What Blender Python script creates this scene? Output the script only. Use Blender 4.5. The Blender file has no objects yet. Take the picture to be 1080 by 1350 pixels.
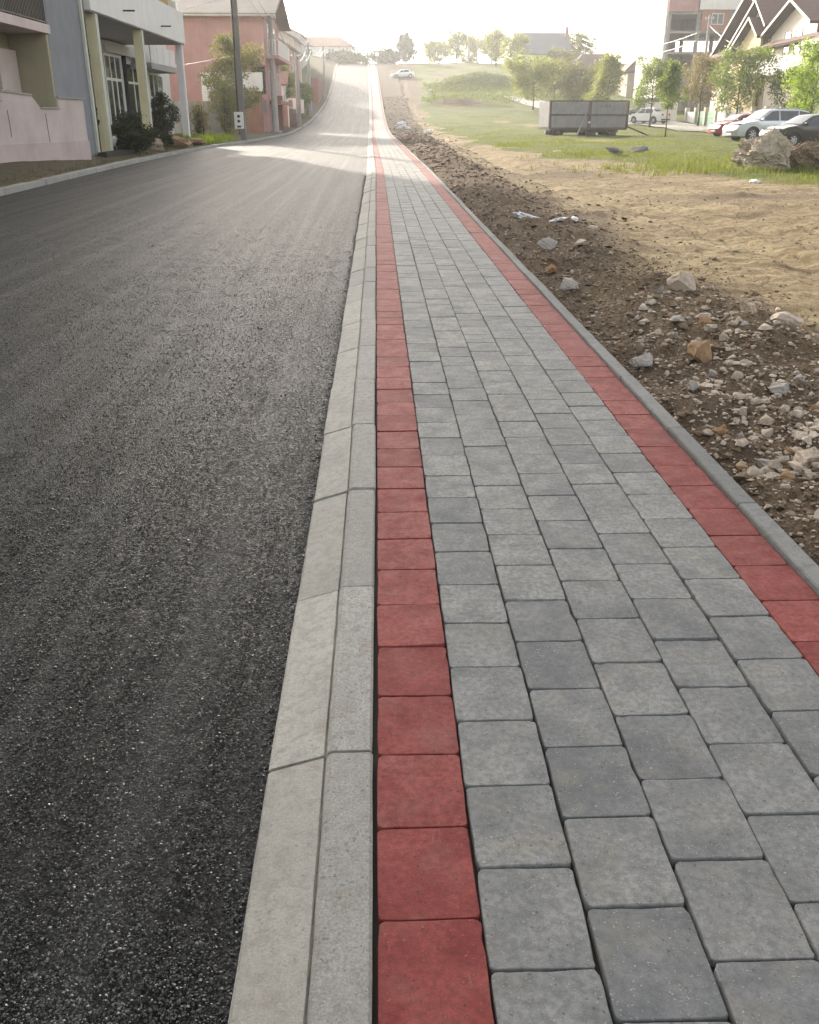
import bpy, bmesh, math, random
import numpy as np
from mathutils import Vector, Matrix, noise as mnoise
R = math.radians
random.seed(7); rng = np.random.default_rng(7)
sc = bpy.context.scene
COL = sc.collection

# ------------------------------------------------------------------ camera
EYE = 1.5
cd = bpy.data.cameras.new('camera'); cam = bpy.data.objects.new('camera', cd); COL.objects.link(cam)
cd.sensor_fit = 'HORIZONTAL'; cd.sensor_width = 36.0; cd.lens = 40.2
cd.clip_start = 0.05; cd.clip_end = 3000
cam.location = (0, 0, EYE)
cam.rotation_euler = (R(90 - 23.525), 0, R(-1.916))
sc.camera = cam

# ------------------------------------------------------------------ sky, sun, exposure
SUN_AZ, SUN_EL = R(-20.0), R(17.0)          # azimuth from +Y, negative = towards -X
w = bpy.data.worlds.new('World'); sc.world = w; w.use_nodes = True
nt = w.node_tree; nt.nodes.clear()
sky = nt.nodes.new('ShaderNodeTexSky'); sky.sky_type = 'NISHITA'; sky.sun_disc = False
sky.sun_elevation = SUN_EL; sky.sun_rotation = SUN_AZ; sky.altitude = 200
sky.air_density = 1.0; sky.dust_density = 4.0; sky.ozone_density = 1.0
bg = nt.nodes.new('ShaderNodeBackground'); bg.inputs[1].default_value = 0.15
wo = nt.nodes.new('ShaderNodeOutputWorld')
hs_ = nt.nodes.new('ShaderNodeHueSaturation'); hs_.inputs['Saturation'].default_value = 0.32     # milky, hazy spring sky
nt.links.new(sky.outputs[0], hs_.inputs['Color']); nt.links.new(hs_.outputs[0], bg.inputs[0]); nt.links.new(bg.outputs[0], wo.inputs[0])
sl = bpy.data.lights.new('sun', 'SUN'); sl.energy = 2.9; sl.angle = R(1.2); sl.color = (1.0, 0.92, 0.80)
so = bpy.data.objects.new('sun', sl); COL.objects.link(so)
tosun = Vector((math.sin(SUN_AZ) * math.cos(SUN_EL), math.cos(SUN_AZ) * math.cos(SUN_EL), math.sin(SUN_EL)))
so.rotation_euler = tosun.to_track_quat('Z', 'Y').to_euler(); so.location = tosun * 60
vs = sc.view_settings
vs.view_transform = 'Standard'; vs.look = 'None'; vs.gamma = 1; vs.use_curve_mapping = False
vs.exposure = 1.6
vs.use_white_balance = True; vs.white_balance_temperature = 6800; vs.white_balance_tint = 10
sc.render.engine = 'CYCLES'
sc.cycles.use_denoising = True
try: sc.cycles.denoiser = 'OPENIMAGEDENOISE'
except Exception: pass
sc.cycles.max_bounces = 6; sc.cycles.diffuse_bounces = 3; sc.cycles.volume_bounces = 0
sc.cycles.transparent_max_bounces = 8; sc.cycles.sample_clamp_indirect = 6.0

# ------------------------------------------------------------------ ground profile
def lerp_table(tab):
    xs = [a for a, b in tab]; ys = [b for a, b in tab]
    return lambda y: float(np.interp(y, xs, ys))
def hill(y):
    if y < 75: return 0.0
    if y < 160: return .00066 * (y - 75) ** 2
    if y < 212: return 4.77 + .112 * (y - 160)
    t = min((y - 212) / 30, 1)
    return 10.59 + .112 * 30 * (t - t * t / 2) - (max(0, y - 242) * .03)
hillv = np.vectorize(hill)
off = lerp_table([(0, 0), (28, 0), (71, -.3), (109, -.46), (148, -.66), (173, -.9), (203, -1.2), (240, -1.6), (420, -4)])
xl_ = lerp_table([(-30, -7.4), (12, -7.55), (20, -7.75), (30, -8.2), (40, -8.42), (49, -8.35), (57, -7.75), (64, -7.3), (80, -7.15), (140, -7.0), (170, -7.2), (200, -7.9), (240, -8.3), (420, -11)])
def xl(y):          # smoothed left road edge
    return sum(xl_(y + d) for d in (-5, -2.5, 0, 2.5, 5)) / 5

# ------------------------------------------------------------------ numpy value noise
_perm = rng.random((256, 256))
def vnoise(x, y):
    x = np.asarray(x, float); y = np.asarray(y, float)
    xi = np.floor(x).astype(int); yi = np.floor(y).astype(int)
    fx = x - xi; fy = y - yi
    fx = fx * fx * (3 - 2 * fx); fy = fy * fy * (3 - 2 * fy)
    g = lambda a, b: _perm[a & 255, b & 255]
    return (g(xi, yi) * (1 - fx) + g(xi + 1, yi) * fx) * (1 - fy) + (g(xi, yi + 1) * (1 - fx) + g(xi + 1, yi + 1) * fx) * fy
def fbm(x, y, o=4, lac=2.03, gain=.5):
    s = 0; a = 1; n = 0
    for k in range(o):
        s = s + a * vnoise(x * lac ** k + 17.3 * k, y * lac ** k + 9.1 * k); n += a; a *= gain
    return s / n - .5

# ------------------------------------------------------------------ materials
class NB:
    def __init__(s, name):
        s.m = bpy.data.materials.new(name); s.m.use_nodes = True
        s.t = s.m.node_tree; s.t.nodes.clear()
        s.out = s.n('ShaderNodeOutputMaterial'); s.b = s.n('ShaderNodeBsdfPrincipled')
        s.l(s.b.outputs[0], s.out.inputs[0])
    def n(s, t, **k):
        x = s.t.nodes.new(t)
        for a, b in k.items(): setattr(x, a, b)
        return x
    def l(s, a, b): s.t.links.new(a, b)
    def co(s, kind='Object', scale=None):
        tc = s.n('ShaderNodeTexCoord'); o = tc.outputs[kind]
        if scale:
            mp = s.n('ShaderNodeMapping'); mp.inputs['Scale'].default_value = scale; s.l(o, mp.inputs[0]); o = mp.outputs[0]
        return o
    def pos(s, scale=None):
        g = s.n('ShaderNodeNewGeometry'); o = g.outputs['Position']
        if scale:
            mp = s.n('ShaderNodeMapping'); mp.inputs['Scale'].default_value = scale; s.l(o, mp.inputs[0]); o = mp.outputs[0]
        return o
    def noise(s, co, scale, detail=4, rough=.55, dist=0):
        x = s.n('ShaderNodeTexNoise'); x.inputs['Scale'].default_value = scale; x.inputs['Detail'].default_value = detail
        x.inputs['Roughness'].default_value = rough; x.inputs['Distortion'].default_value = dist
        s.l(co, x.inputs['Vector']); return x.outputs['Fac']
    def vor(s, co, scale, feature='F1', out='Distance'):
        x = s.n('ShaderNodeTexVoronoi'); x.feature = feature; x.inputs['Scale'].default_value = scale; s.l(co, x.inputs['Vector'])
        return x.outputs[out]
    def ramp(s, f, stops):
        x = s.n('ShaderNodeValToRGB'); e = x.color_ramp.elements
        while len(e) < len(stops): e.new(.5)
        for i, (p, c) in enumerate(stops):
            e[i].position = p; e[i].color = (c, c, c, 1) if isinstance(c, (int, float)) else (*c, 1)
        s.l(f, x.inputs[0]); return x.outputs[0]
    def mix(s, f, a, b, mode='MIX'):
        x = s.n('ShaderNodeMix', data_type='RGBA', blend_type=mode)
        if isinstance(f, (int, float)): x.inputs[0].default_value = f
        else: s.l(f, x.inputs[0])
        for v, i in ((a, 6), (b, 7)):
            if isinstance(v, tuple): x.inputs[i].default_value = (*v[:3], 1)
            elif isinstance(v, (int, float)): x.inputs[i].default_value = (v, v, v, 1)
            else: s.l(v, x.inputs[i])
        return x.outputs[2]
    def math(s, op, a, b=None):
        x = s.n('ShaderNodeMath', operation=op)
        for v, i in ((a, 0), (b, 1)):
            if v is None: continue
            if isinstance(v, (int, float)): x.inputs[i].default_value = v
            else: s.l(v, x.inputs[i])
        return x.outputs[0]
    def rnd(s):
        a = s.n('ShaderNodeObjectInfo').outputs['Random']; b = s.n('ShaderNodeNewGeometry').outputs['Random Per Island']
        return s.math('FRACT', s.math('ADD', a, b))
    def bump(s, h, strength=.3, dist=.01, prev=None):
        x = s.n('ShaderNodeBump'); x.inputs['Strength'].default_value = strength; x.inputs['Distance'].default_value = dist
        s.l(h, x.inputs['Height'])
        if prev is not None: s.l(prev, x.inputs['Normal'])
        s.l(x.outputs[0], s.b.inputs['Normal']); return x.outputs[0]
    def attr(s, name):
        x = s.n('ShaderNodeAttribute'); x.attribute_name = name; return x.outputs['Fac']
    def done(s, col=None, rough=.8, metal=0, spec=None):
        if col is not None:
            if isinstance(col, tuple): s.b.inputs['Base Color'].default_value = (*col, 1)
            else: s.l(col, s.b.inputs['Base Color'])
        if isinstance(rough, (int, float)): s.b.inputs['Roughness'].default_value = rough
        else: s.l(rough, s.b.inputs['Roughness'])
        s.b.inputs['Metallic'].default_value = metal
        if spec is not None: s.b.inputs['Specular IOR Level'].default_value = spec
        return s.m
def C(c, k): return tuple(min(1, v * k) for v in c)
_mc = {}
def plaster(name, c, var=.16, rough=.88, scale=1.2, bump=.15, streak=.25):
    """weathered painted or rendered surface"""
    if name in _mc: return _mc[name]
    b = NB(name); p = b.pos()
    f = b.noise(p, scale, 6, .6); col = b.mix(b.ramp(f, [(.3, 0), (.7, 1)]), C(c, 1 - var), C(c, 1 + var * .6))
    st = b.noise(b.pos((3.0, 3.0, .25)), 1.6, 4, .6)
    col = b.mix(b.ramp(st, [(.52, 0), (.72, streak)]), col, C(c, .55))
    fine = b.noise(p, 40, 3); b.bump(fine, bump, .01)
    _mc[name] = b.done(col, rough); return _mc[name]
def simple(name, c, rough=.6, metal=0, var=.12, scale=6):
    if name in _mc: return _mc[name]
    b = NB(name); f = b.noise(b.co(), scale, 5, .6)
    _mc[name] = b.done(b.mix(f, C(c, 1 - var * 1.4), C(c, 1 + var)), rough, metal); return _mc[name]
def leafmat(name, c1, c2, trans=.45):
    if name in _mc: return _mc[name]
    b = NB(name); r = b.n('ShaderNodeNewGeometry').outputs['Random Per Island']
    col = b.mix(r, c1, c2); b.l(col, b.b.inputs['Base Color']); b.b.inputs['Roughness'].default_value = .55
    b.b.inputs['Specular IOR Level'].default_value = .3
    t = b.n('ShaderNodeBsdfTranslucent'); b.l(b.mix(.5, col, (min(1, c2[0] * 1.9), min(1, c2[1] * 1.7), c2[2])), t.inputs[0])
    m = b.n('ShaderNodeMixShader'); m.inputs[0].default_value = trans
    b.l(b.b.outputs[0], m.inputs[1]); b.l(t.outputs[0], m.inputs[2]); b.l(m.outputs[0], b.out.inputs[0])
    _mc[name] = b.m; return b.m

def mat_asphalt():
    b = NB('asphalt'); p = b.pos()
    w1 = b.n('ShaderNodeTexVoronoi'); w1.inputs['Scale'].default_value = 92; w1.inputs['Randomness'].default_value = 1; b.l(p, w1.inputs['Vector'])
    w2 = b.n('ShaderNodeTexVoronoi'); w2.inputs['Scale'].default_value = 230; b.l(p, w2.inputs['Vector'])
    sep = b.n('ShaderNodeSeparateColor'); b.l(w1.outputs['Color'], sep.inputs[0]); sep2 = b.n('ShaderNodeSeparateColor'); b.l(w2.outputs['Color'], sep2.inputs[0])
    chip = b.ramp(w1.outputs['Distance'], [(.22, 1), (.5, 0)]); chip2 = b.ramp(w2.outputs['Distance'], [(.2, 1), (.5, 0)])
    patch = b.noise(p, 3.2, 5, .62); mid = b.noise(p, 14, 4, .65); lanes = b.noise(b.pos((2.6, .045, 1)), 1.5, 5, .6)
    chipc = b.ramp(sep.outputs[0], [(0, (.010, .010, .0095)), (.55, (.022, .0215, .020)), (.8, (.05, .049, .046)), (.94, (.12, .117, .108)), (1, (.22, .215, .2))])
    fine = b.ramp(sep2.outputs[0], [(0, (.008, .008, .0075)), (.7, (.024, .0235, .022)), (1, (.085, .083, .078))])
    col = b.mix(chip2, (.007, .007, .0065), fine); col = b.mix(b.math('MULTIPLY', chip, b.ramp(sep.outputs[1], [(.25, 0), (.45, 1)])), col, chipc)
    col = b.mix(b.ramp(mid, [(.46, 0), (.72, .65)]), col, (.0085, .0085, .008))
    col = b.mix(b.ramp(lanes, [(.46, 0), (.62, .6)]), col, (.062, .061, .058))
    col = b.mix(b.ramp(patch, [(.52, 0), (.78, .35)]), col, (.048, .046, .042))
    h = b.math('ADD', b.math('MULTIPLY', chip, b.math('ADD', .2, b.math('MULTIPLY', sep.outputs[1], .9))), b.math('ADD', b.math('MULTIPLY', chip2, .35), b.math('MULTIPLY', mid, .8)))
    b.bump(h, 1.0, .0085)
    return b.done(col, b.ramp(sep.outputs[2], [(0, .45), (1, .85)]), spec=.2)
def mat_paver(name, ca, cb, cc, dirt):
    b = NB(name); r = b.rnd()
    # every stone gets its own piece of the pattern
    vm = b.n('ShaderNodeVectorMath', operation='ADD'); cx_ = b.n('ShaderNodeCombineXYZ'); b.l(b.math('MULTIPLY', r, 37.0), cx_.inputs[2]); b.l(b.pos(), vm.inputs[0]); b.l(cx_.outputs[0], vm.inputs[1]); p = vm.outputs[0]
    col = b.ramp(r, [(0, ca), (.3, cb), (.62, cc), (.8, C(cb, .86)), (1, cb)])
    f = b.noise(p, 13, 7, .7); col = b.mix(b.ramp(f, [(.38, 0), (.64, .62)]), col, C(cb, .55))
    f3 = b.noise(p, 4.2, 5, .6); col = b.mix(b.ramp(f3, [(.42, .0), (.64, .45)]), col, C(cc, 1.24))
    f2 = b.noise(p, 7.5, 6, .68); col = b.mix(b.ramp(f2, [(.53, 0), (.66, .4)]), col, dirt)
    g = b.noise(p, 60, 5, .8); col = b.mix(b.ramp(g, [(.42, 0), (.58, .6)]), col, C(cb, .45))
    sp = b.noise(p, 120, 3, .75); col = b.mix(b.ramp(sp, [(.60, 0), (.68, .6)]), col, C(cc, 1.6))
    sd = b.vor(p, 42); col = b.mix(b.ramp(sd, [(.05, .8), (.16, 0)]), col, C(ca, .5))
    sc_ = b.noise(b.pos((30, 3, 1)), 2.0, 4, .7); col = b.mix(b.ramp(sc_, [(.64, 0), (.74, .45)]), col, C(dirt, 1.35))
    h = b.math('ADD', b.noise(p, 150, 5, .78), b.math('MULTIPLY', g, .8)); n1 = b.bump(h, .6, .0045)
    b.bump(f, .25, .01, n1)
    return b.done(col, b.ramp(f, [(.3, .64), (.7, .88)]), spec=.28)
def mat_concrete(name, c, warm=(.30, .23, .15), rough=.85, pits=.5):
    b = NB(name); p = b.pos(); r = b.rnd()
    col = b.mix(r, C(c, .82), C(c, 1.12))
    f = b.noise(p, 3.2, 6, .65); col = b.mix(b.ramp(f, [(.42, 0), (.75, .55)]), col, C(c, .62))
    g = b.noise(p, 26, 5, .7); col = b.mix(b.ramp(g, [(.45, 0), (.66, .6)]), col, C(c, .55))
    w_ = b.noise(p, 6.5, 4, .6); col = b.mix(b.ramp(w_, [(.60, 0), (.74, .45)]), col, warm)
    s = b.noise(p, 75, 3, .6); col = b.mix(b.ramp(s, [(.62, 0), (.68, pits)]), col, C(c, .22))
    gr = b.noise(p, 150, 4, .8); col = b.mix(b.ramp(gr, [(.44, 0), (.60, pits)]), col, C(c, .42)); gr2 = b.noise(p, 170, 4, .8); col = b.mix(b.ramp(gr2, [(.56, 0), (.66, pits * .7)]), col, C(c, 1.5))
    b.bump(b.math('ADD', b.noise(p, 90, 5, .78), g), .7, .008)
    return b.done(col, rough)
def mat_ground():
    b = NB('ground'); p = b.pos()
    gr = b.attr('grass'); tr = b.attr('track'); gv = b.attr('gravelly'); fb = b.attr('verge')
    n1 = b.noise(p, 1.4, 7, .65); n2 = b.noise(p, 9, 6, .7); n3 = b.noise(p, 48, 4, .7)
    soil = b.mix(b.ramp(n1, [(.3, 0), (.7, 1)]), (.082, .056, .036), (.155, .108, .070))
    soil = b.mix(b.ramp(n2, [(.42, 0), (.62, .7)]), soil, (.21, .15, .10))
    soil = b.mix(b.ramp(n3, [(.55, 0), (.72, .7)]), soil, (.33, .265, .19))
    soil = b.mix(b.ramp(b.noise(p, 22, 4, .6), [(.58, 0), (.7, .75)]), soil, (.06, .042, .028))
    soil = b.mix(b.math('MULTIPLY', b.attr('redsoil'), .85), soil, b.mix(n2, (.040, .025, .017), (.095, .062, .042)))
    t1 = b.noise(b.pos((.35, .8, 1)), 1.5, 7, .68)
    track = b.mix(b.ramp(t1, [(.34, 0), (.62, 1)]), (.21, .155, .082), (.40, .322, .19))
    ru = b.noise(b.pos((.22, 1.5, 1)), 2.2, 6, .7, .4); track = b.mix(b.ramp(ru, [(.50, 0), (.64, .8)]), track, (.15, .10, .055))
    track = b.mix(b.ramp(n2, [(.48, 0), (.62, .8)]), track, (.17, .115, .068))
    track = b.mix(b.ramp(b.noise(p, .8, 5, .65), [(.52, 0), (.66, .7)]), track, (.15, .10, .06))
    track = b.mix(b.ramp(n3, [(.58, 0), (.75, .5)]), track, (.50, .42, .31))
    col = b.mix(tr, soil, track)
    g1 = b.mix(b.ramp(n2, [(.3, 0), (.7, 1)]), (.055, .085, .014), (.12, .15, .03))
    g1 = b.mix(b.ramp(b.noise(p, .35, 5, .6), [(.45, 0), (.7, .8)]), g1, (.17, .155, .055)); g1 = b.mix(b.ramp(b.noise(p, 2.3, 5, .7), [(.52, 0), (.68, .7)]), g1, (.15, .115, .06))
    gm = b.ramp(b.math('ADD', gr, b.math('MULTIPLY', b.math('SUBTRACT', n2, .5), .9)), [(.42, 0), (.58, 1)])
    col = b.mix(gm, col, g1)
    col = b.mix(fb, col, b.mix(b.ramp(n2, [(.4, 0), (.6, 1)]), (.10, .078, .05), (.17, .15, .10)))
    h = b.math('ADD', n2, b.math('MULTIPLY', n3, .5))
    b.bump(h, 1.0, .07)
    return b.done(col, .95, spec=.15)
def mat_rock(name, c1, c2):
    if name in _mc: return _mc[name]
    b = NB(name); p = b.co(); oi = b.n('ShaderNodeObjectInfo').outputs['Random']; ri = b.n('ShaderNodeNewGeometry').outputs['Random Per Island']
    r = b.math('FRACT', b.math('ADD', oi, ri))
    n = b.noise(b.pos(), 9, 6, .65); col = b.mix(r, c1, c2)
    col = b.mix(b.ramp(n, [(.4, 0), (.7, .7)]), col, C(c1, .55))
    col = b.mix(b.ramp(b.noise(b.pos(), 45, 4, .6), [(.5, 0), (.7, .5)]), col, C(c2, 1.3))
    b.bump(b.noise(b.pos(), 30, 5, .7), .6, .02)
    _mc[name] = b.done(col, .9, spec=.3); return _mc[name]
def mat_rooftile(name, c):
    b = NB(name); p = b.co()
    wv = b.n('ShaderNodeTexWave'); wv.inputs['Scale'].default_value = 2.6; wv.bands_direction = 'Z'; b.l(p, wv.inputs[0])
    f = b.noise(p, 3, 6, .65); col = b.mix(f, C(c, .65), C(c, 1.3))
    b.bump(wv.outputs['Fac'], .5, .03); return b.done(col, .85)
M = {}
M['asphalt'] = mat_asphalt()
M['red'] = mat_paver('red_concrete', (.175, .029, .026), (.24, .043, .037), (.285, .068, .057), (.27, .13, .105))
M['grey'] = mat_paver('grey_concrete', (.135, .140, .146), (.210, .212, .209), (.275, .270, .252), (.30, .27, .21))
M['kerb'] = mat_concrete('kerb_concrete', (.42, .40, .35), pits=.3)
M['kerbtop'] = mat_concrete('kerb_top_concrete', (.37, .355, .32), pits=.62)
M['edging'] = mat_concrete('edging_concrete', (.205, .205, .195), pits=.3)
M['leftkerb'] = mat_concrete('old_kerb_concrete', (.40, .39, .36))
M['ground'] = mat_ground()
M['bed'] = simple('joint_sand', (.028, .024, .02), .95)
M['rock'] = mat_rock('limestone', (.40, .32, .245), (.56, .48, .39))
M['rockgrey'] = mat_rock('grey_stone', (.32, .29, .26), (.46, .42, .38))
M['rocktan'] = mat_rock('tan_stone', (.30, .17, .09), (.40, .27, .16))
M['clod'] = mat_rock('soil_clod', (.12, .083, .053), (.24, .175, .12))
M['glass'] = NB('window_glass').done((.035, .045, .05), .06, spec=.8)
M['white'] = simple('white_frame_paint', (.72, .72, .70), .45, var=.06)
M['black'] = simple('black_rubber', (.018, .018, .018), .7)
M['metal'] = simple('galvanised_metal', (.36, .36, .35), .4, .6)
M['rust'] = simple('rusty_steel', (.085, .062, .05), .75, .1, .3, 5)
M['bark'] = simple('bark', (.085, .062, .045), .9, var=.3)
M['polecon'] = mat_concrete('pole_concrete', (.33, .315, .29), pits=.2)

# ------------------------------------------------------------------ mesh helpers
def tag(o, label=None, cat=None, group=None, kind=None):
    if label: o['label'] = label
    if cat: o['category'] = cat
    if group: o['group'] = group
    if kind: o['kind'] = kind
    return o
def empty(name, loc=(0, 0, 0), rz=0, label=None, cat=None, group=None, kind=None):
    o = bpy.data.objects.new(name, None); COL.objects.link(o); o.location = loc; o.rotation_euler = (0, 0, rz)
    o.empty_display_size = .2
    return tag(o, label, cat, group, kind)
def link(name, me, mat, parent=None, smooth=False, loc=None, rz=None):
    o = bpy.data.objects.new(name, me); COL.objects.link(o)
    if mat is not None and len(me.materials) == 0: me.materials.append(mat)
    if parent is not None: o.parent = parent
    if loc is not None: o.location = loc
    if rz is not None: o.rotation_euler = (0, 0, rz)
    return o
class MB:
    def __init__(s): s.v = []; s.f = []; s.s = []
    def add(s, vs, fs, smooth=False):
        k = len(s.v); s.v += [tuple(p) for p in vs]
        s.f += [tuple(i + k for i in f) for f in fs]; s.s += [smooth] * len(fs); return s
    def box(s, x0, x1, y0, y1, z0, z1):
        return s.add([(x0, y0, z0), (x1, y0, z0), (x1, y1, z0), (x0, y1, z0), (x0, y0, z1), (x1, y0, z1), (x1, y1, z1), (x0, y1, z1)],
                     [(0, 3, 2, 1), (4, 5, 6, 7), (0, 1, 5, 4), (1, 2, 6, 5), (2, 3, 7, 6), (3, 0, 4, 7)])
    def prism(s, poly, d):
        """poly: list of 3D points (planar), extruded by vector d"""
        n = len(poly); d = Vector(d); a = [Vector(p) for p in poly]; b = [p + d for p in a]
        fs = [tuple(range(n - 1, -1, -1)), tuple(range(n, 2 * n))] + [(i, (i + 1) % n, n + (i + 1) % n, n + i) for i in range(n)]
        return s.add(a + b, fs)
    def slab(s, quad, t):
        """quad of four 3D points given thickness t along its normal (downwards for roofs)"""
        q = [Vector(p) for p in quad]; n = (q[1] - q[0]).cross(q[3] - q[0]).normalized()
        return s.prism(quad, n * t)
    def tube(s, pts, r, n=8, cap=True):
        pts = [Vector(p) for p in pts]; rs = r if isinstance(r, (list, tuple)) else [r] * len(pts)
        vs = []; fs = []
        for i, p in enumerate(pts):
            d = (pts[min(i + 1, len(pts) - 1)] - pts[max(i - 1, 0)]).normalized()
            a = d.orthogonal().normalized() if i == 0 else (a - d * a.dot(d)).normalized()
            b = d.cross(a)
            vs += [p + (a * math.cos(2 * math.pi * k / n) + b * math.sin(2 * math.pi * k / n)) * rs[i] for k in range(n)]
        for i in range(len(pts) - 1):
            fs += [(i * n + k, i * n + (k + 1) % n, (i + 1) * n + (k + 1) % n, (i + 1) * n + k) for k in range(n)]
        if cap: fs += [tuple(range(n - 1, -1, -1)), tuple(range((len(pts) - 1) * n, len(pts) * n))]
        return s.add(vs, fs, True)
    def bar(s, a, b, w_, h, up=(0, 0, 1)):
        a = Vector(a); b = Vector(b); d = (b - a).normalized(); u = Vector(up)
        x = d.cross(u).normalized(); u = x.cross(d)
        vs = [p + x * sx * w_ / 2 + u * sz * h / 2 for p in (a, b) for sx, sz in ((-1, -1), (1, -1), (1, 1), (-1, 1))]
        return s.add(vs, [(0, 1, 2, 3), (7, 6, 5, 4), (0, 4, 5, 1), (1, 5, 6, 2), (2, 6, 7, 3), (3, 7, 4, 0)])
    def mesh(s, name):
        me = bpy.data.meshes.new(name); me.from_pydata(s.v, [], s.f); me.polygons.foreach_set('use_smooth', s.s); me.update()
        bm = bmesh.new(); bm.from_mesh(me); bmesh.ops.recalc_face_normals(bm, faces=bm.faces); bm.to_mesh(me); bm.free()
        return me
    def build(s, name, mat, parent=None, loc=None, rz=None, bevel=0):
        o = link(name, s.mesh(name), mat, parent, loc=loc, rz=rz)
        if bevel:
            md = o.modifiers.new('bevel', 'BEVEL'); md.width = bevel; md.segments = 2; md.limit_method = 'ANGLE'
        return o
def np_mesh(name, verts, faces, smooth=False):
    me = bpy.data.meshes.new(name); n = len(verts); m = len(faces); k = faces.shape[1]
    me.vertices.add(n); me.vertices.foreach_set('co', np.ascontiguousarray(verts, np.float32).ravel())
    me.loops.add(m * k); me.loops.foreach_set('vertex_index', np.ascontiguousarray(faces, np.int32).ravel())
    me.polygons.add(m); me.polygons.foreach_set('loop_start', np.arange(0, m * k, k, dtype=np.int32))
    me.polygons.foreach_set('loop_total', np.full(m, k, np.int32))
    me.polygons.foreach_set('use_smooth', np.full(m, smooth, bool))
    me.update(calc_edges=True); return me
def copy_tree(o, parent=None):
    c = o.copy(); COL.objects.link(c); c.parent = parent
    for ch in list(o.children): copy_tree(ch, c)
    return c

# ================================================================== GROUND
def build_ground():
    ys = [-25, -12, -5, -1, .6, 1.5]
    while ys[-1] < 260: ys.append(ys[-1] + max(.04, .011 * ys[-1]))
    ys += [280, 310, 350, 400, 430]; ys = np.array(ys)
    ul = [-130, -90, -60, -40, -28, -20, -14, -10, -8, -6.5, -5, -4, -3.2, -2.6, -2.1, -1.7, -1.4, -1.15, -.95, -.75, -.6, -.45, -.33, -.255, -.2]
    ur = [1.2, 1.49, 1.535]
    while ur[-1] < 150: ur.append(ur[-1] + max(.038, .019 * ur[-1]))
    ul, ur = np.array(ul), np.array(ur)
    XL = np.array([xl(y) for y in ys]); OF = np.array([off(y) for y in ys]); HZ = hillv(ys)
    U = np.concatenate([ul, ur]); n = len(U); nl = len(ul)
    Y = np.repeat(ys[:, None], n, 1)
    X = np.concatenate([ul[None, :] + XL[:, None], ur[None, :] + OF[:, None]], 1)
    UU = np.repeat(U[None, :], len(ys), 0)
    Z = np.repeat(HZ[:, None], n, 1)
    right = np.arange(n) >= nl
    # zones on the right-hand field
    xg = np.interp(ys, [0, 20, 25, 30, 34, 46, 75, 95, 130, 170, 215, 430], [10.2, 9.6, 9.2, 8.5, 6.8, 6.0, 5.8, 5.9, 6.8, 8.5, 9, 9])[:, None]
    xs = np.interp(ys, [0, 3, 6.6, 9, 13, 19, 22, 50, 100, 160, 430], [3.3, 3.2, 2.95, 2.95, 3.2, 3.3, 3.1, 3.7, 4.8, 4.2, 4])[:, None]
    wob = fbm(X * .5, Y * .28, 4) * 3.0
    ramp = lambda t: np.clip(t * .5 + .5, 0, 1)
    grass = ramp((UU - xg + wob * np.clip(Y / 30, .5, 1.4)) / 1.0)
    grass = np.clip(grass - np.clip((Y - 35) / 25, 0, 1) * np.clip(fbm(X * .16 + 5, Y * .09, 4) * 3.2 - .05, 0, .8), 0, 1)
    soil = ramp((xs - UU + fbm(X * 1.4 + 40, Y * .7, 4) * 2.4) / .5)
    dark = np.exp(-(((X - 7.7) / 2.0) ** 2 + ((Y - 19.3) / .9) ** 2)) + .8 * np.exp(-(((X - 5.2) / 1.6) ** 2 + ((Y - 27) / 2.2) ** 2)); soil = np.clip(soil + dark * .9, 0, 1)
    track = 1 - soil
    far = np.clip((Y - 105) / 40, 0, 1); track = track * (1 - .8 * far)
    near = np.clip(1.6 - Y / 60, .45, 1)
    rough = fbm(X * 2.2, Y * 2.2, 3) * .16 + fbm(X * 9, Y * 9, 3) * .085 + np.abs(fbm(X * 19, Y * 19, 2)) * .05
    heap = .10 * np.exp(-((UU - 2.5) / .55) ** 2) * np.clip((Y - 2) / 3, 0, 1) * np.clip((90 - Y) / 40, 0, 1) * (1 + 2.2 * fbm(X * .7, Y * .7, 2))
    heap += .13 * np.exp(-(((X - 2.9) / .5) ** 2 + ((Y - 7.2) / 1.5) ** 2))
    z = -.035 + soil * (rough * near + heap) + (1 - soil) * (fbm(X * .5, Y * .9, 4) * .10 + fbm(X * 3, Y * 7, 3) * .05 * near)
    rut = 0
    for k, (ph, wdt) in enumerate(((0, .22), (1.5, .22), (2.6, .3), (4.3, .25))):
        cxr = np.interp(Y, [4, 10, 20, 30, 45, 90], [5.6, 4.8, 4.1, 3.9, 4.0, 4.3]) + ph * np.clip((32 - Y) / 26, .15, 1) * 1.05 + fbm(Y * .25 + k * 9, Y * 0 + k, 2) * .7
        rut = rut + np.exp(-((X - cxr) / wdt) ** 2) * (.05 + .09 * np.clip(fbm(Y * .5 + 3 * k, X * .3, 2) + .3, 0, 1))
    z -= (1 - soil) * (1 - grass) * rut
    z += (1 - soil) * (1 - grass) * (np.abs(fbm(X * 2.1, Y * 4.5, 3)) * .04 + fbm(X * 9, Y * 11, 3) * .07) * np.clip((60 - Y) / 40, 0, 1)
    z += grass * fbm(X * 1.6, Y * 1.6, 3) * .13
    z += grass * (.10 + fbm(X * .22, Y * .22, 3) * .35 * np.clip((Y - 24) / 30, 0, 1))
    z -= .05 * np.exp(-((UU - 1.56) / .12) ** 2)
    for mx, my, mh, rx, ry in ((11.5, 136, .9, 4.5, 3), (9.2, 140, .5, 3, 3), (18.5, 172, 1.6, 6, 6), (14, 168, .5, 5, 5), (24, 150, .5, 7, 6)):
        z += mh * np.exp(-(((X - mx) / rx) ** 2 + ((Y - my) / ry) ** 2)) * (1 + .5 * fbm(X * .5, Y * .5, 3))
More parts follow.
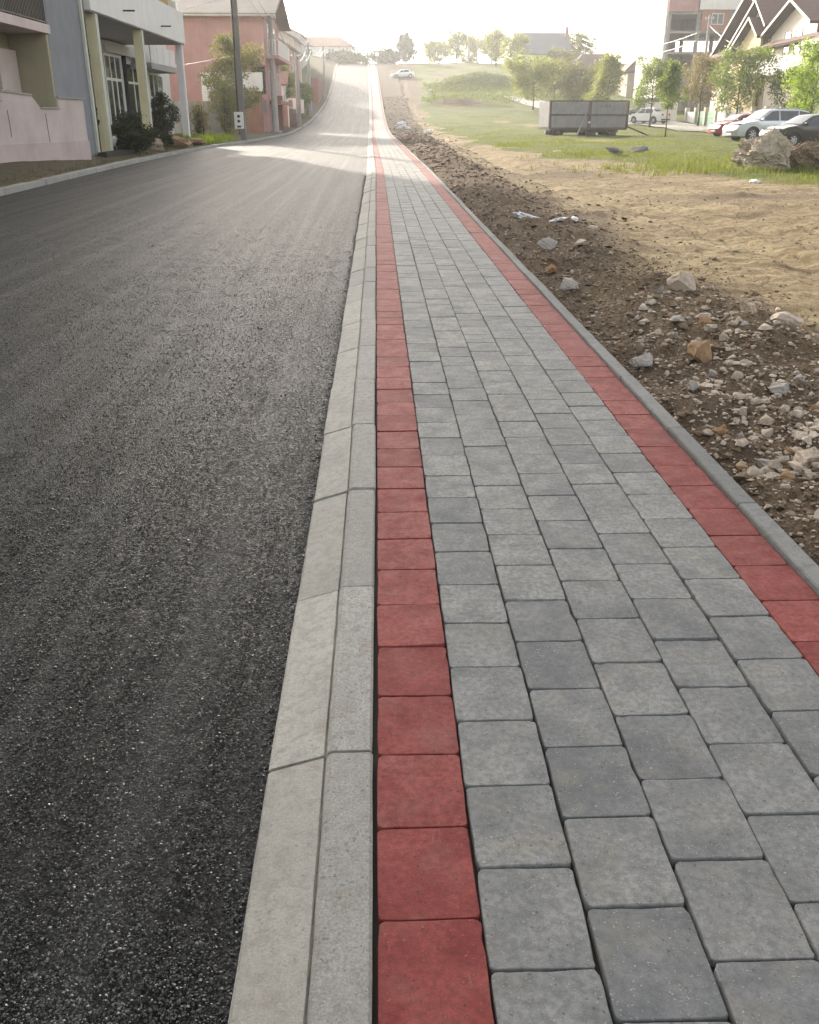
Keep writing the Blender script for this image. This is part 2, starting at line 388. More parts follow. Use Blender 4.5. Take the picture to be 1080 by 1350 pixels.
    z += np.clip((X - 24) / 30, 0, 1) * np.clip((95 - Y) / 30, 0, 1) * .1
    # left verge
    zl = np.interp(UU, [-130, -40, -14, -5, -2.1, -1.15, -.45, -.255, -.2, 0], [1.5, .9, .5, .35, .26, .18, .06, .035, -.25, -.25])
    zl = zl + np.clip(-UU - .4, 0, 1) * fbm(X * 1.5, Y * 1.5, 3) * .07 + np.clip((Y - 85) / 60, 0, 1) * np.clip(-UU - .5, 0, 6) * .22
    zz = np.where(right[None, :], np.where(UU < 1.52, -.25, z), zl)
    Z = Z + zz
    nv = len(ys); idx = np.arange(nv * n).reshape(nv, n)
    F = np.stack([idx[:-1, :-1], idx[:-1, 1:], idx[1:, 1:], idx[1:, :-1]], -1).reshape(-1, 4)
    me = np_mesh('ground', np.stack([X, Y, Z], -1).reshape(-1, 3), F, True)
    mound = np.exp(-(((X - 11.5) / 4.5) ** 2 + ((Y - 134) / 3) ** 2)) * .9
    gL = np.clip(.75 - mound + 0 * X, 0, 1)
    gmask = np.where(right[None, :], np.clip(grass - mound - dark * .5, 0, 1), np.clip((-UU - 2.5) / 3, 0, .9) * np.clip((Y - 40) / 20, 0, 1))
    tmask = np.where(right[None, :], track, .5)
    vmask = np.where(right[None, :], 0, np.clip((-UU - .2) * 4, 0, 1) * np.clip(1 + (UU + 3) * .3, 0, 1))
    for nm, a in (('grass', gmask), ('track', tmask), ('verge', vmask), ('redsoil', np.clip((Y - 45) / 40, 0, 1) * np.where(right[None, :], 1, 0))):
        at = me.attributes.new(nm, 'FLOAT', 'POINT'); at.data.foreach_set('value', np.ascontiguousarray(a, np.float32).ravel())
    o = link('ground', me, M['ground']); tag(o, kind='structure')
    return ys, X, Y, Z, UU, gmask, soil, nl
GYS, GX, GY, GZ, GU, GG, GS, GNL = build_ground()
def gz(x, y):
    """height of the ground sheet at x, y"""
    i = int(np.clip(np.searchsorted(GYS, y) - 1, 0, len(GYS) - 2)); t = (y - GYS[i]) / (GYS[i + 1] - GYS[i])
    a = np.interp(x, GX[i], GZ[i]); b = np.interp(x, GX[i + 1], GZ[i + 1])
    return float(a * (1 - t) + b * t)

# ================================================================== ROAD
def build_road():
    ys = list(np.arange(-6, 60, 1.0)) + list(np.arange(60, 262, 2.5))
    fr = np.array([0, .04, .12, .25, .5, .75, .9, .97, 1.0]); V = []
    for y in ys:
        a = xl(y) - .06; b = off(y) - .262
        for t in fr:
            x = a + (b - a) * t
            V.append((x, y, hill(y) - .062 + .05 * (1 - abs(2 * t - 1) ** 2) - (.012 if t > .96 else 0)))
    n = len(fr); idx = np.arange(len(ys) * n).reshape(-1, n)
    F = np.stack([idx[:-1, :-1], idx[:-1, 1:], idx[1:, 1:], idx[1:, :-1]], -1).reshape(-1, 4)
    tag(link('road', np_mesh('road', np.array(V), F, True), M['asphalt']), kind='structure')
build_road()

# ================================================================== PAVEMENT
PIT = .2143; X0 = -.020; LEN = .26
def stone_mesh(name, wx, ly, h=.06, rad=.014, bev=.0019, seed=0):
    r_ = random.Random(seed); K = 7
    def ring(ins, z, rr):
        pts = []
        cor = [(wx / 2, ly / 2, 0), (-wx / 2, ly / 2, 90), (-wx / 2, -ly / 2, 180), (wx / 2, -ly / 2, 270)]
        for q, (cx, cy, a0) in enumerate(cor):
            sx = 1 if cx > 0 else -1; sy = 1 if cy > 0 else -1; arc = []
            for k in range(4):
                a = R(a0 + 30 * k); arc.append((cx - sx * (ins + rr) + math.cos(a) * rr, cy - sy * (ins + rr) + math.sin(a) * rr))
            pts += [(p[0], p[1], z) for p in arc]
            nx_, ny_, na = cor[(q + 1) % 4]; nsx = 1 if nx_ > 0 else -1; nsy = 1 if ny_ > 0 else -1; a = R(na)
            e = (nx_ - nsx * (ins + rr) + math.cos(a) * rr, ny_ - nsy * (ins + rr) + math.sin(a) * rr)
            for t in (.2, .45, .7, .88): pts.append((arc[-1][0] + (e[0] - arc[-1][0]) * t, arc[-1][1] + (e[1] - arc[-1][1]) * t, z))
        return pts
    n = 32
    j = [(r_.uniform(-1, 1) * .0011, r_.uniform(-1, 1) * .0011) for _ in range(n)]
    chip = [r_.random() ** 7 * .006 if r_.random() < .6 else 0 for _ in range(n)]
    rings = [ring(0, -h, rad), ring(0, -bev, rad), ring(bev * .35, -bev * .3, rad), ring(bev, 0, rad)]
    v = []
    for qi, q in enumerate(rings):
        for i, p in enumerate(q):
            c = chip[i] * (0, .6, .9, 1)[qi]; f = 1 - c / max(wx, ly) * 2
            v.append(((p[0] + j[i][0]) * f, (p[1] + j[i][1]) * f, p[2] - c * (.5 if qi in (1, 2) else 0)))
    fs = []
    for q in range(3): fs += [(q * n + i, q * n + (i + 1) % n, (q + 1) * n + (i + 1) % n, (q + 1) * n + i) for i in range(n)]
    fs.append(tuple(range(3 * n, 4 * n)))
    me = bpy.data.meshes.new(name); me.from_pydata(v, [], fs)
    me.polygons.foreach_set('use_smooth', [True] * (3 * n) + [False]); me.update(); return me
pav = MB()
bedy = list(np.arange(-3, 60, 1.5)) + list(np.arange(60, 262, 3))
bv = []; bf = []
for i, y in enumerate(bedy):
    for u in (-.05, 1.50): bv.append((u + off(y), y, hill(y) - .024))
    if i: bf.append((2 * i - 2, 2 * i - 1, 2 * i + 1, 2 * i))
pave = link('pavement', np_mesh('pavement', np.array(bv), np.array(bf)), M['bed']); tag(pave, kind='structure')
lens = [LEN, LEN, LEN, LEN * .985, LEN * 1.015, LEN, LEN * .99, LEN * 1.01]
VAR = {c: [(L, stone_mesh('paving_stone_' + c, PIT - .0056 - .001 * (k % 2), L - .0054, seed=k * 7 + (c == 'r'))) for k, L in enumerate(lens)] for c in 'rg'}
for c, m in (('r', 'red'), ('g', 'grey')):
    for L, me in VAR[c]: me.materials.append(M[m])
far_boxes = {'r': [], 'g': []}
slots = []
r_ = random.Random(11)
for c in range(7):
    kind = 'r' if c in (0, 6) else 'g'
    y = {0: .07, 1: -.05, 2: .085, 3: -.04, 4: .09, 5: -.045, 6: .06}[c] + .26 * 1
    y += r_.uniform(-.012, .012)
    wob = 0
    while y < 62:
        k = r_.randrange(len(lens)); L = lens[k]
        wob = wob * .85 + r_.uniform(-.0011, .0011)
        slots.append((kind, c, k, y + L / 2, X0 + PIT * (c + .5) + wob)); y += L
vis = {'r': 0, 'g': 0}
slots.sort(key=lambda s: s[3])
for kind, c, k, y, x in slots:
    lim = 300 if kind == 'g' else 200
    if y > .95 and vis[kind] < lim and not (x - .11 > .5 * (y + .13) + .32):
        o = bpy.data.objects.new('paving_stone' if kind == 'g' else 'red_paving_stone', VAR[kind][k][1]); COL.objects.link(o); o.parent = pave
        o.location = (x + off(y), y, hill(y) + r_.uniform(-.0022, .0022))
        o.rotation_euler = (R(r_.uniform(-.45, .45)), R(r_.uniform(-.5, .5)), R(r_.uniform(-.55, .55)))
        if r_.random() < .5: o.rotation_euler[2] += math.pi
        vis[kind] += 1
    else: far_boxes[kind].append((x, y, lens[k]))
for kind, nm in (('g', 'distant_paving_stones'), ('r', 'distant_red_paving_stones')):
    mb = MB()
    for x, y, L in far_boxes[kind]:
        if True:
            a = (PIT - .009) / 2; b = (L - .009) / 2; z = hill(y) + r_.uniform(-.002, .002); x += off(y)
            mb.add([(x - a, y - b, z - .03), (x + a, y - b, z - .03), (x + a, y + b, z - .03), (x - a, y + b, z - .03), (x - a, y - b, z), (x + a, y - b, z), (x + a, y + b, z), (x - a, y + b, z)],
                   [(4, 5, 6, 7), (0, 1, 5, 4), (1, 2, 6, 5), (2, 3, 7, 6), (3, 0, 4, 7)])
    for c in ((0, 6) if kind == 'r' else (1, 2, 3, 4, 5)):        # beyond where stones can be told apart
        y = 62.3
        while y < 250:
            L = 2.6; x0 = X0 + PIT * c + .004; x1 = x0 + PIT - .008
            mb.add([(x0 + off(y), y, hill(y)), (x1 + off(y), y, hill(y)), (x1 + off(y + L), y + L - .012, hill(y + L)), (x0 + off(y + L), y + L - .012, hill(y + L))], [(0, 1, 2, 3)])
            y += L
    tag(mb.build(nm, M['red' if kind == 'r' else 'grey'], pave), kind='stuff')

# ---- kerb between road and pavement: bevelled concrete kerb stones
KL = .90
def kerb_mesh(name, seed, L=KL):
    r_ = random.Random(seed); g = .017
    prof = [(-.297, -.16), (-.297, -.066), (-.290, -.056), (-.152, -.0135), (-.147, -.023), (-.141, -.005), (-.130, .001), (-.034, .0025), (-.027, -.006), (-.027, -.16)]
    ny = 13; v = []; f = []
    for i in range(ny):
        t = i / (ny - 1); y = -L / 2 + g / 2 + (L - g) * t
        e = .004 if i in (0, ny - 1) else 0
        for k, (x, z) in enumerate(prof):
            j = r_.uniform(-1, 1) * (.0020 if k in (2, 4, 5) else .0007)
            v.append((x + j, y, z - e * (.9 if 1 < k < 9 else 0) + j * .5))
    n = len(prof)
    for i in range(ny - 1): f += [(i * n + k, i * n + k + 1, (i + 1) * n + k + 1, (i + 1) * n + k) for k in range(n - 1)]
    f += [tuple(range(n)), tuple(range((ny - 1) * n + n - 1, (ny - 1) * n - 1, -1))]
    me = bpy.data.meshes.new(name); me.from_pydata(v, [], f); me.update()
    bm = bmesh.new(); bm.from_mesh(me); bmesh.ops.recalc_face_normals(bm, faces=bm.faces); bm.to_mesh(me); bm.free()
    me.materials.append(M['kerb']); me.materials.append(M['kerbtop'])
    for p in me.polygons:
        c_ = p.center
        if c_.x > -.142 and p.normal.z > .5: p.material_index = 1
    return me
KM = [kerb_mesh('kerb_stone', s) for s in range(5)]
kerb = empty('kerb', (0, 0, 0), kind='structure')
y = 1.91 - KL * 1.5
far = MB(); n = 0
while y < 250:
    ly = KL if y < 70 else KL * 4
    if y < 66:
        o = bpy.data.objects.new('kerb_stone', r_.choice(KM)); COL.objects.link(o); o.parent = kerb
        o.location = (off(y) + r_.uniform(-.0035, .0035), y, hill(y) + r_.uniform(-.0035, .0035)); o.rotation_euler = (R(r_.uniform(-.25, .25)), R(r_.uniform(-.9, .9)), R(r_.uniform(-.2, .2)) + (math.atan((off(y + 2) - off(y)) / 2) * -1))
    else:
        a, b = y - KL / 2 + .01, y - KL / 2 + ly - .01
        P = [(-.292, -.07), (-.147, -.006), (-.027, .0)]
        far.add([(x + off(q), q, hill(q) + z) for q in (a, b) for x, z in P], [(0, 1, 4, 3), (1, 2, 5, 4)])
        if y >= 70: y += ly - KL
    y += KL
tag(far.build('distant_kerb_stones', M['kerb'], kerb), kind='stuff')
# ---- thin edging on the field side
edg = empty('edging', (0, 0, 0), kind='structure')
def edge_mesh(name, L):
    mb = MB(); v = []
    prof = [(-.041, -.10), (-.040, .012), (-.035, .018), (.033, .018), (.039, .012), (.040, -.14)]
    for yy in (-L / 2 + .003, -L / 2 + .009, L / 2 - .009, L / 2 - .003):
        e = .003 if abs(yy) > L / 2 - .005 else 0
        v += [(x, yy, z - (e if z > 0 else 0)) for x, z in prof]
    f = []
    for i in range(3): f += [(i * 6 + k, i * 6 + k + 1, i * 6 + 7 + k, i * 6 + 6 + k) for k in range(5)]
    f += [tuple(range(6)), tuple(range(23, 17, -1))]
    mb.add(v, f); me = mb.mesh(name); me.materials.append(M['edging']); return me
EL = 1.0; em = edge_mesh('edging_stone', EL)
y = 2.95 - 3
far = MB()
while y < 250:
    if y < 42:
        o = bpy.data.objects.new('edging_stone', em); COL.objects.link(o); o.parent = edg
        o.location = (1.523 + off(y) + r_.uniform(-.003, .003), y, r_.uniform(-.003, .003) + hill(y)); o.rotation_euler = (R(r_.uniform(-.25, .25)), R(r_.uniform(-1.5, 1.5)), R(r_.uniform(-.25, .25)))
        y += EL
    else:
        a, b = y - .5 + .005, y + 2.5 - .005
        P = [(1.485, -.02), (1.485, .018), (1.56, .018), (1.562, -.1)]
        far.add([(x + off(q), q, hill(q) + z) for q in (a, b) for x, z in P], [(0, 1, 5, 4), (1, 2, 6, 5), (2, 3, 7, 6)])
        y += 3
tag(far.build('distant_edging_stones', M['edging'], edg), kind='stuff')
# ---- kerb on the far side of the road
lk = empty('left_kerb', (0, 0, 0), kind='structure')
mb = MB(); mb.box(-.24, 0, -.49, .49, -.3, .055); lme = mb.mesh('left_kerb_stone'); lme.materials.append(M['leftkerb'])
y = 14.0
far = MB()
while y < 250:
    if y < 84:
        o = bpy.data.objects.new('kerb_stone', lme); COL.objects.link(o); o.parent = lk
        o.location = (xl(y) + r_.uniform(-.012, .012), y, hill(y) + r_.uniform(-.01, .01)); o.rotation_euler = (0, R(r_.uniform(-1, 1)), -math.atan((xl(y + .5) - xl(y - .5))))
        y += 1
    else:
        a, b = y - .5, y + 2.49
        P = [(-.24, -.1), (-.24, .055), (0, .055), (0, -.1)]
        far.add([(x + xl(q), q, hill(q) + z) for q in (a, b) for x, z in P], [(0, 1, 5, 4), (1, 2, 6, 5), (2, 3, 7, 6)]); y += 3
tag(far.build('distant_kerb_stones', M['leftkerb'], lk), kind='stuff')

# ================================================================== STONES, CLODS, GRAVEL
def rock_mesh(name, mat, seed, sub=1, jag=.12, npts=15):
    r_ = random.Random(seed); bm = bmesh.new()
    for _ in range(npts):
        v = Vector((r_.gauss(0, 1), r_.gauss(0, 1), r_.gauss(0, 1))).normalized() * r_.uniform(.75, 1.05)
        bm.verts.new(v)
    res = bmesh.ops.convex_hull(bm, input=bm.verts)
    bmesh.ops.delete(bm, geom=[g for g in res['geom_interior'] if isinstance(g, bmesh.types.BMVert)], context='VERTS')
    bmesh.ops.triangulate(bm, faces=bm.faces)
    for k in range(sub):
        bmesh.ops.subdivide_edges(bm, edges=bm.edges, cuts=1, use_grid_fill=True)
        for v in bm.verts:
            v.co += v.co.normalized() * (mnoise.noise(v.co * (2.2 * 2 ** k) + Vector((seed, seed * 2, 0))) * jag / (k + 1) - jag * .15 * (r_.random()))
    bmesh.ops.recalc_face_normals(bm, faces=bm.faces)
    me = bpy.data.meshes.new(name); bm.to_mesh(me); bm.free()
    if mat: me.materials.append(mat)
    return me
RM = {k: [rock_mesh('stone_' + k, M[k], 31 + i * 5 + ord(k[-1]), 2, .16) for i in range(5)] for k in ('rock', 'rockgrey', 'rocktan')}
def stone(x, y, size, kind, label, group=None, seed=0, flat=.65, sink=.25, name='stone', cat='stone'):
    r_ = random.Random(seed + int(x * 1000) + int(y * 77))
    o = bpy.data.objects.new(name, r_.choice(RM[kind])); COL.objects.link(o)
    sx, sy = size * r_.uniform(.8, 1.2) / 2, size * r_.uniform(.65, 1.0) / 2; sz = size * flat / 2 * r_.uniform(.85, 1.1)
    o.scale = (sx, sy, sz); o.rotation_euler = (R(r_.uniform(-14, 14)), R(r_.uniform(-14, 14)), r_.uniform(0, 6.28))
    o.location = (x, y, gz(x, y) + sz * (1 - 2 * sink)); return tag(o, label, cat, group)
NOTABLE = [  # x, y, size, kind, label
    (2.03, 4.02, .20, 'rock', 'largest pale limestone lump, blocky, in rubble by the near edging'),
    (1.86, 4.10, .11, 'rockgrey', 'grey angular stone just left of the big pale lump near the edging'),
    (2.62, 7.95, .34, 'rock', 'flat pale stone slab perched on the soil heap beside the dirt track'),
    (2.43, 7.85, .16, 'rockgrey', 'grey stone leaning against the flat pale slab on the soil heap'),
    (2.10, 5.85, .31, 'rocktan', 'pointed orange-tan stone wedge lying in the dark soil'),
    (1.76, 5.95, .20, 'rockgrey', 'grey stone at the edging, left of the orange-tan wedge'),
    (2.78, 6.85, .22, 'rock', 'pale rounded stone half way along the rubble bank'),
    (3.05, 6.75, .27, 'rock', 'broad pale stone at the dirt track end of the rubble bank'),
    (2.22, 6.75, .15, 'rockgrey', 'small grey stone with flat top in dark soil below the slab'),
    (2.42, 6.72, .15, 'rocktan', 'rusty brown fist-sized stone in the middle of the rubble'),
    (1.95, 3.80, .10, 'rock', 'round cream pebble-like stone in front of the big pale lump'),
    (2.30, 5.05, .17, 'rockgrey', 'dull grey stone alone between tan wedge and big pale lump'),
    (2.02, 11.2, .30, 'rockgrey', 'weathered grey stone in dark soil by the edging, far up the strip'),
    (2.35, 10.9, .22, 'rock', 'pale stone to the right of the weathered grey one'),
    (3.0, 13.2, .16, 'rock', 'single white stone lying where soil meets the dirt track'),
    (1.78, 8.6, .24, 'rockgrey', 'dark grey stone pressed against the edging'),
    (1.83, 9.9, .20, 'rocktan', 'brown stone against the edging beyond the dark grey one'),
]
for i, (x, y, s_, k, lab) in enumerate(NOTABLE): stone(x, y, s_, k, lab, 'stones in the rubble beside the pavement', i)
SHORT = ['the big pale lump', 'the grey angular stone by the edging', 'the flat pale slab', 'the stone leaning on the slab', 'the orange-tan wedge', 'the grey stone left of the wedge', 'the pale rounded stone', 'the broad pale stone by the track', 'the grey flat-topped stone', 'the rusty fist-sized stone', 'the round cream stone', 'the lone dull grey stone', 'the weathered grey stone', 'the pale stone far up', 'the single white stone', 'the dark grey edging stone', 'the brown edging stone']
r_ = random.Random(5); used = set(); tries = 0
while len(used) < 84 and tries < 4000:
    tries += 1; q = r_.random()
    if q < .5: y = r_.gauss(4.1, .55); x = r_.gauss(2.12, .28)
    elif q < .8: y = r_.gauss(6.4, .8); x = r_.gauss(2.45, .42)
    else: y = r_.uniform(3, 14); x = 1.75 + abs(r_.gauss(0, .5))
    if x < 1.66 or y < 2.6 or x > 3.6 or any(abs(x - a[0]) + abs(y - a[1]) < a[2] * .7 for a in NOTABLE): continue
    k = r_.choices(['rock', 'rockgrey', 'rocktan'], [.5, .3, .2])[0]; nm = {'rock': 'pale', 'rockgrey': 'grey', 'rocktan': 'brown'}[k]
    s_ = min(.15, .05 + abs(r_.gauss(0, .04))); ni = min(range(len(NOTABLE)), key=lambda i: math.hypot(x - NOTABLE[i][0], y - NOTABLE[i][1]))
    dx, dy = x - NOTABLE[ni][0], y - NOTABLE[ni][1]
    d_ = ('right of' if dx > 0 else 'left of') if abs(dx) > abs(dy) else ('behind' if dy > 0 else 'in front of')
    lab = f"{'tiny' if s_ < .075 else 'small'} {nm} rubble stone {d_} {SHORT[ni]}"
    if lab in used: continue
    used.add(lab); stone(x, y, s_, k, lab, 'small stones in the rubble', len(used), .75)
def scatter_stuff(name, n, mat, sampler, base_pts, label, cat):
    """many tiny stones joined into one mesh"""
    V = []; F = []; k = 0; nb = len(base_pts[0][0])
    for i in range(n):
        x, y, s_ = sampler()
        bv_, bf_ = base_pts[i % len(base_pts)]; a = rng.random() * 6.28; ca, sa = math.cos(a), math.sin(a)
        sc3 = np.array([s_ * rng.uniform(.7, 1.2), s_ * rng.uniform(.6, 1), s_ * rng.uniform(.45, .8)])
        p = bv_ * sc3; p = np.stack([p[:, 0] * ca - p[:, 1] * sa, p[:, 0] * sa + p[:, 1] * ca, p[:, 2]], 1)
        p += (x, y, gz(x, y) + s_ * .12); V.append(p); F.append(bf_ + k); k += len(bv_)
    o = link(name, np_mesh(name, np.concatenate(V), np.concatenate(F)), mat); return tag(o, label, cat, kind='stuff')
def base_rocks(n, seed, npts=9):
    out = []
    for i in range(n):
        me = rock_mesh('tmp', None, seed + i, 0, 0, npts)
        v = np.array([tuple(q.co) for q in me.vertices]); f = np.array([tuple(p.vertices) for p in me.polygons]); out.append((v, f)); bpy.data.meshes.remove(me)
    return out
BR = base_rocks(8, 400)
def samp_gravel():
    while True:
        if rng.random() < .6: y = rng.normal(4.6, 1.4); x = 1.6 + abs(rng.normal(.5, .45))
        else: y = 2.3 + rng.random() ** 1.5 * 22; x = 1.6 + abs(rng.normal(0, .8))
        if y > 2.3 and 1.585 < x < 4.2: return x, y, float(np.clip(.006 + abs(rng.normal(0, .009)), .004, .03)) * (1 + max(0, y - 6) * .04)
scatter_stuff('rubble_gravel', 3600, M['rock'], samp_gravel, BR, 'pale stone chips strewn over the dark soil by the edging', 'gravel')
BR2 = base_rocks(9, 700, 16)
def samp_heap():
    while True:
        q = rng.random()
        if q < .5: x, y = rng.normal(2.12, .20), rng.normal(4.05, .42)
        elif q < .8: x, y = rng.normal(2.55, .36), rng.normal(6.7, .75)
        else: x, y = rng.normal(2.2, .3), rng.normal(5.4, .5)
        if x > 1.66 and y > 2.6: return x, y, float(np.clip(abs(rng.normal(.016, .021)), .009, .068))
scatter_stuff('rubble_heap', 620, M['rock'], samp_heap, BR2, 'heaped pale broken stones in the soil beside the edging', 'rubble')
def samp_clod():
    while True:
        y = 2.3 + rng.random() ** 2.6 * 150; xm = float(np.interp(y, [0, 6.6, 9, 13, 19, 22, 50, 100], [3.2, 2.95, 2.95, 3.2, 3.3, 3.1, 3.7, 4.8])); x = 1.585 + off(y) + (xm - 1.5) * (rng.random() if rng.random() < .75 else rng.random() * 1.5)
        if x > 1.585 + off(y): return x, y, float(np.clip(.006 + abs(rng.normal(0, .014)) * (1 if rng.random() < .9 else 2.2), .005, .06)) * (1 + max(0, min(y, 60) - 6) * .03)
scatter_stuff('soil_crumbs', 13000, M['clod'], samp_clod, BR, 'dark brown soil crumbs and clods along the pavement edge', 'soil')
def samp_crumb():
    y = 2.3 + rng.random() ** 1.3 * 9; return 1.585 + rng.random() * (1.45 if rng.random() < .8 else 1.9), y, float(np.clip(.004 + abs(rng.normal(0, .007)) * (1 if rng.random() < .93 else 2.5), .004, .035))
scatter_stuff('near_soil_crumbs', 9000, M['clod'], samp_crumb, BR, 'fine brown crumbs of soil beside the near edging', 'soil')
def samp_track():
    y = 5 + rng.random() ** 1.4 * 34; x = 2.7 + rng.random() * (3 + y * .25); return x, y, float(np.clip(.006 + abs(rng.normal(0, .010)), .005, .04)) * (1 + y * .015)
scatter_stuff('track_pebbles', 4200, mat_rock('track_clod', (.24, .17, .10), (.40, .31, .20)), samp_track, BR, 'loose tan pebbles over the bare dirt track', 'pebbles')

def samp_grit():
    y = 1.0 + rng.random() ** 1.8 * 26; return off(y) - .295 - abs(rng.normal(0, .022)) * (1 if rng.random() < .8 else 3), y, float(np.clip(.002 + abs(rng.normal(0, .0025)), .002, .009)) * (1 + y * .06)
# coarse aggregate of the fresh asphalt near the viewer: half-bedded glossy chips
def asphalt_chips(n=118000):
    y = 1.0 + rng.random(n) ** 2.1 * 17; lim = .42 * y + .35
    x = -.302 - rng.random(n) * np.minimum(lim + .1, 7.0)
    keep = fbm(x * 5, y * 5, 3) + .32 * (rng.random(n)) > -.12 + np.clip((y - 3.5) / 14, 0, 1) * .62; x, y = x[keep], y[keep]; n = len(x)
    bm_ = [b_ for b_ in base_rocks(6, 900, 8)]; V = []; F = []; k = 0
    for q, (bv_, bf_) in enumerate(bm_):
        sel = np.arange(q, n, len(bm_)); m = len(sel); a = rng.random(m) * 6.283; s_ = np.clip(.0021 + np.abs(rng.normal(0, .0016, m)), .0017, .0062) * (1 + .05 * np.minimum(y[sel], 7))
        p = bv_[None] * np.stack([s_ * rng.uniform(.8, 1.25, m), s_ * rng.uniform(.65, 1, m), s_ * rng.uniform(.5, .85, m)], 1)[:, None, :]
        X = p[:, :, 0] * np.cos(a)[:, None] - p[:, :, 1] * np.sin(a)[:, None] + x[sel][:, None]; Y = p[:, :, 0] * np.sin(a)[:, None] + p[:, :, 1] * np.cos(a)[:, None] + y[sel][:, None]
        t = (x[sel] - (-7.6)) / (-.262 + 7.6); zb = -.062 + .05 * (1 - np.abs(2 * t - 1) ** 2) - np.clip((t - .955) / .02, 0, 1) * .006
        V.append(np.stack([X, Y, p[:, :, 2] + zb[:, None] + s_[:, None] * .22], -1).reshape(-1, 3)); F.append((bf_[None] + (np.arange(m) * len(bv_))[:, None, None]).reshape(-1, 3) + k); k += m * len(bv_)
    b = NB('asphalt_chip'); r = b.n('ShaderNodeNewGeometry').outputs['Random Per Island']
    col = b.ramp(r, [(0, (.010, .010, .0095)), (.6, (.024, .0235, .022)), (.86, (.055, .054, .050)), (1, (.15, .147, .135))])
    lanes = b.noise(b.pos((2.6, .045, 1)), 1.5, 5, .6); col = b.mix(b.ramp(lanes, [(.47, 0), (.61, .65)]), col, (.075, .073, .069)); col = b.mix(b.ramp(b.noise(b.pos((3.2, .12, 1)), 2.0, 4, .6), [(.5, 0), (.68, .55)]), col, (.010, .0105, .0105))
    wn = b.n('ShaderNodeTexWhiteNoise', noise_dimensions='1D'); b.l(r, wn.inputs['W'])
    mt_ = b.done(col, b.ramp(wn.outputs['Value'], [(0, .22), (1, .6)]), spec=.5)
    o = link('asphalt_aggregate', np_mesh('asphalt_aggregate', np.concatenate(V), np.concatenate(F)), mt_); tag(o, 'coarse glossy dark stone chips in the fresh asphalt surface', 'aggregate', kind='stuff')
asphalt_chips()
_gz = gz
gz = lambda x, y: hill(y) - .072
scatter_stuff('gutter_grit', 5200, simple('tar_grit', (.03, .029, .027), .6, var=.5), samp_grit, BR, 'dark loose grit along the foot of the kerb', 'grit')
gz = _gz

# ================================================================== GRASS
def blades(name, pts, hts, mat, label, cat, per=4, wid=.018, spread=.07):
    pts = np.repeat(np.asarray(pts), per, 0); h = np.repeat(np.asarray(hts), per) * rng.uniform(.55, 1.15, len(pts))
    n = len(pts); a = rng.random(n) * 6.283; lean = rng.uniform(.05, .65, n) * h
    pts = pts + np.stack([rng.normal(0, spread, n), rng.normal(0, spread, n), np.zeros(n)], 1)
    px, py = np.cos(a), np.sin(a); b = rng.random(n) * 6.283; w_ = wid * rng.uniform(.6, 1.3, n) * np.clip(h / .14, .7, 1.5)
    l = pts + np.stack([px * w_, py * w_, -.01 + 0 * h], 1); r2 = pts - np.stack([px * w_, py * w_, .01 + 0 * h], 1)
    t = pts + np.stack([np.cos(b) * lean, np.sin(b) * lean, h], 1)
    V = np.stack([l, r2, t], 1).reshape(-1, 3); F = np.arange(3 * n).reshape(-1, 3)
    return tag(link(name, np_mesh(name, V, F), mat), label, cat, kind='stuff')
LG = leafmat('grass_blade', (.07, .10, .02), (.19, .22, .055), .35)
pts = []; hs = []
XG = GX[:, GNL:]; YG = GY[:, GNL:]; ZG = GZ[:, GNL:]; MG = GG[:, GNL:]
while len(pts) < 52000:
    y = 19 + rng.random(4000) ** 1.35 * 105; x = 3.5 + rng.random(4000) * (6 + y * .42)
    for xx, yy in zip(x, y):
        i = int(np.clip(np.searchsorted(GYS, yy) - 1, 0, len(GYS) - 2)); row = XG[i]; j = int(np.clip(np.searchsorted(row, xx), 0, len(row) - 1))
        m = MG[i, j] + .5 * float(fbm(xx * .9, yy * .9, 2))
        if m < .45 or (rng.random() > m): continue
        edge = yy < 45 and (xx + yy * .9) < 46
        tall = max(0, float(fbm(xx * .35 + 9, yy * .35, 3))) * 1.2
        pts.append((xx, yy, ZG[i, j])); hs.append((.022 + rng.random() * .04 + tall * .30 + (.07 if edge and rng.random() < .12 else 0)) * (1 + yy * .003))
blades('field_grass', pts, hs, LG, 'short green grass growing over the field on the right', 'grass', 5, .0085, .13)
# ragged taller weeds in front of the boulder and round the slabs
pts = []; hs = []
for cx, cy, sx, sy, n in ((9.3, 28.6, 1.5, 1.1, 480), (11.2, 26.0, 2.0, .6, 300), (13.2, 25.8, 1.5, .6, 200), (8.4, 37, 1.2, 1.2, 160), (10.8, 38, 1, .9, 120)):
    for _ in range(n):
        x, y = rng.normal(cx, sx), rng.normal(cy, sy); pts.append((x, y, gz(x, y))); hs.append(rng.uniform(.05, .22))
blades('tall_weeds', pts, hs, LG, 'taller ragged weeds in front of the boulder', 'weeds', 8, .009, .07)
pts = []; hs = []
for k in range(900):
    y = rng.uniform(49, 58); x = xl(y) - .5 - abs(rng.normal(0, .7)); pts.append((x, y, gz(x, y))); hs.append(rng.uniform(.12, .4))
blades('verge_grass', pts, hs, leafmat('verge_blade', (.10, .17, .02), (.24, .32, .05), .45), 'bright green grass along the left verge between column and pole', 'grass', 6, .018, .08)
pts = []; hs = []
for k in range(500):
    y = rng.uniform(18, 48); x = xl(y) - .3 - abs(rng.normal(0, .35)); pts.append((x, y, gz(x, y))); hs.append(rng.uniform(.03, .12))
blades('verge_weeds', pts, hs, leafmat('dry_weed', (.07, .075, .025), (.15, .13, .055), .3), 'sparse dry weeds below the pink garden wall', 'weeds', 4, .012, .06)
pts = []; hs = []
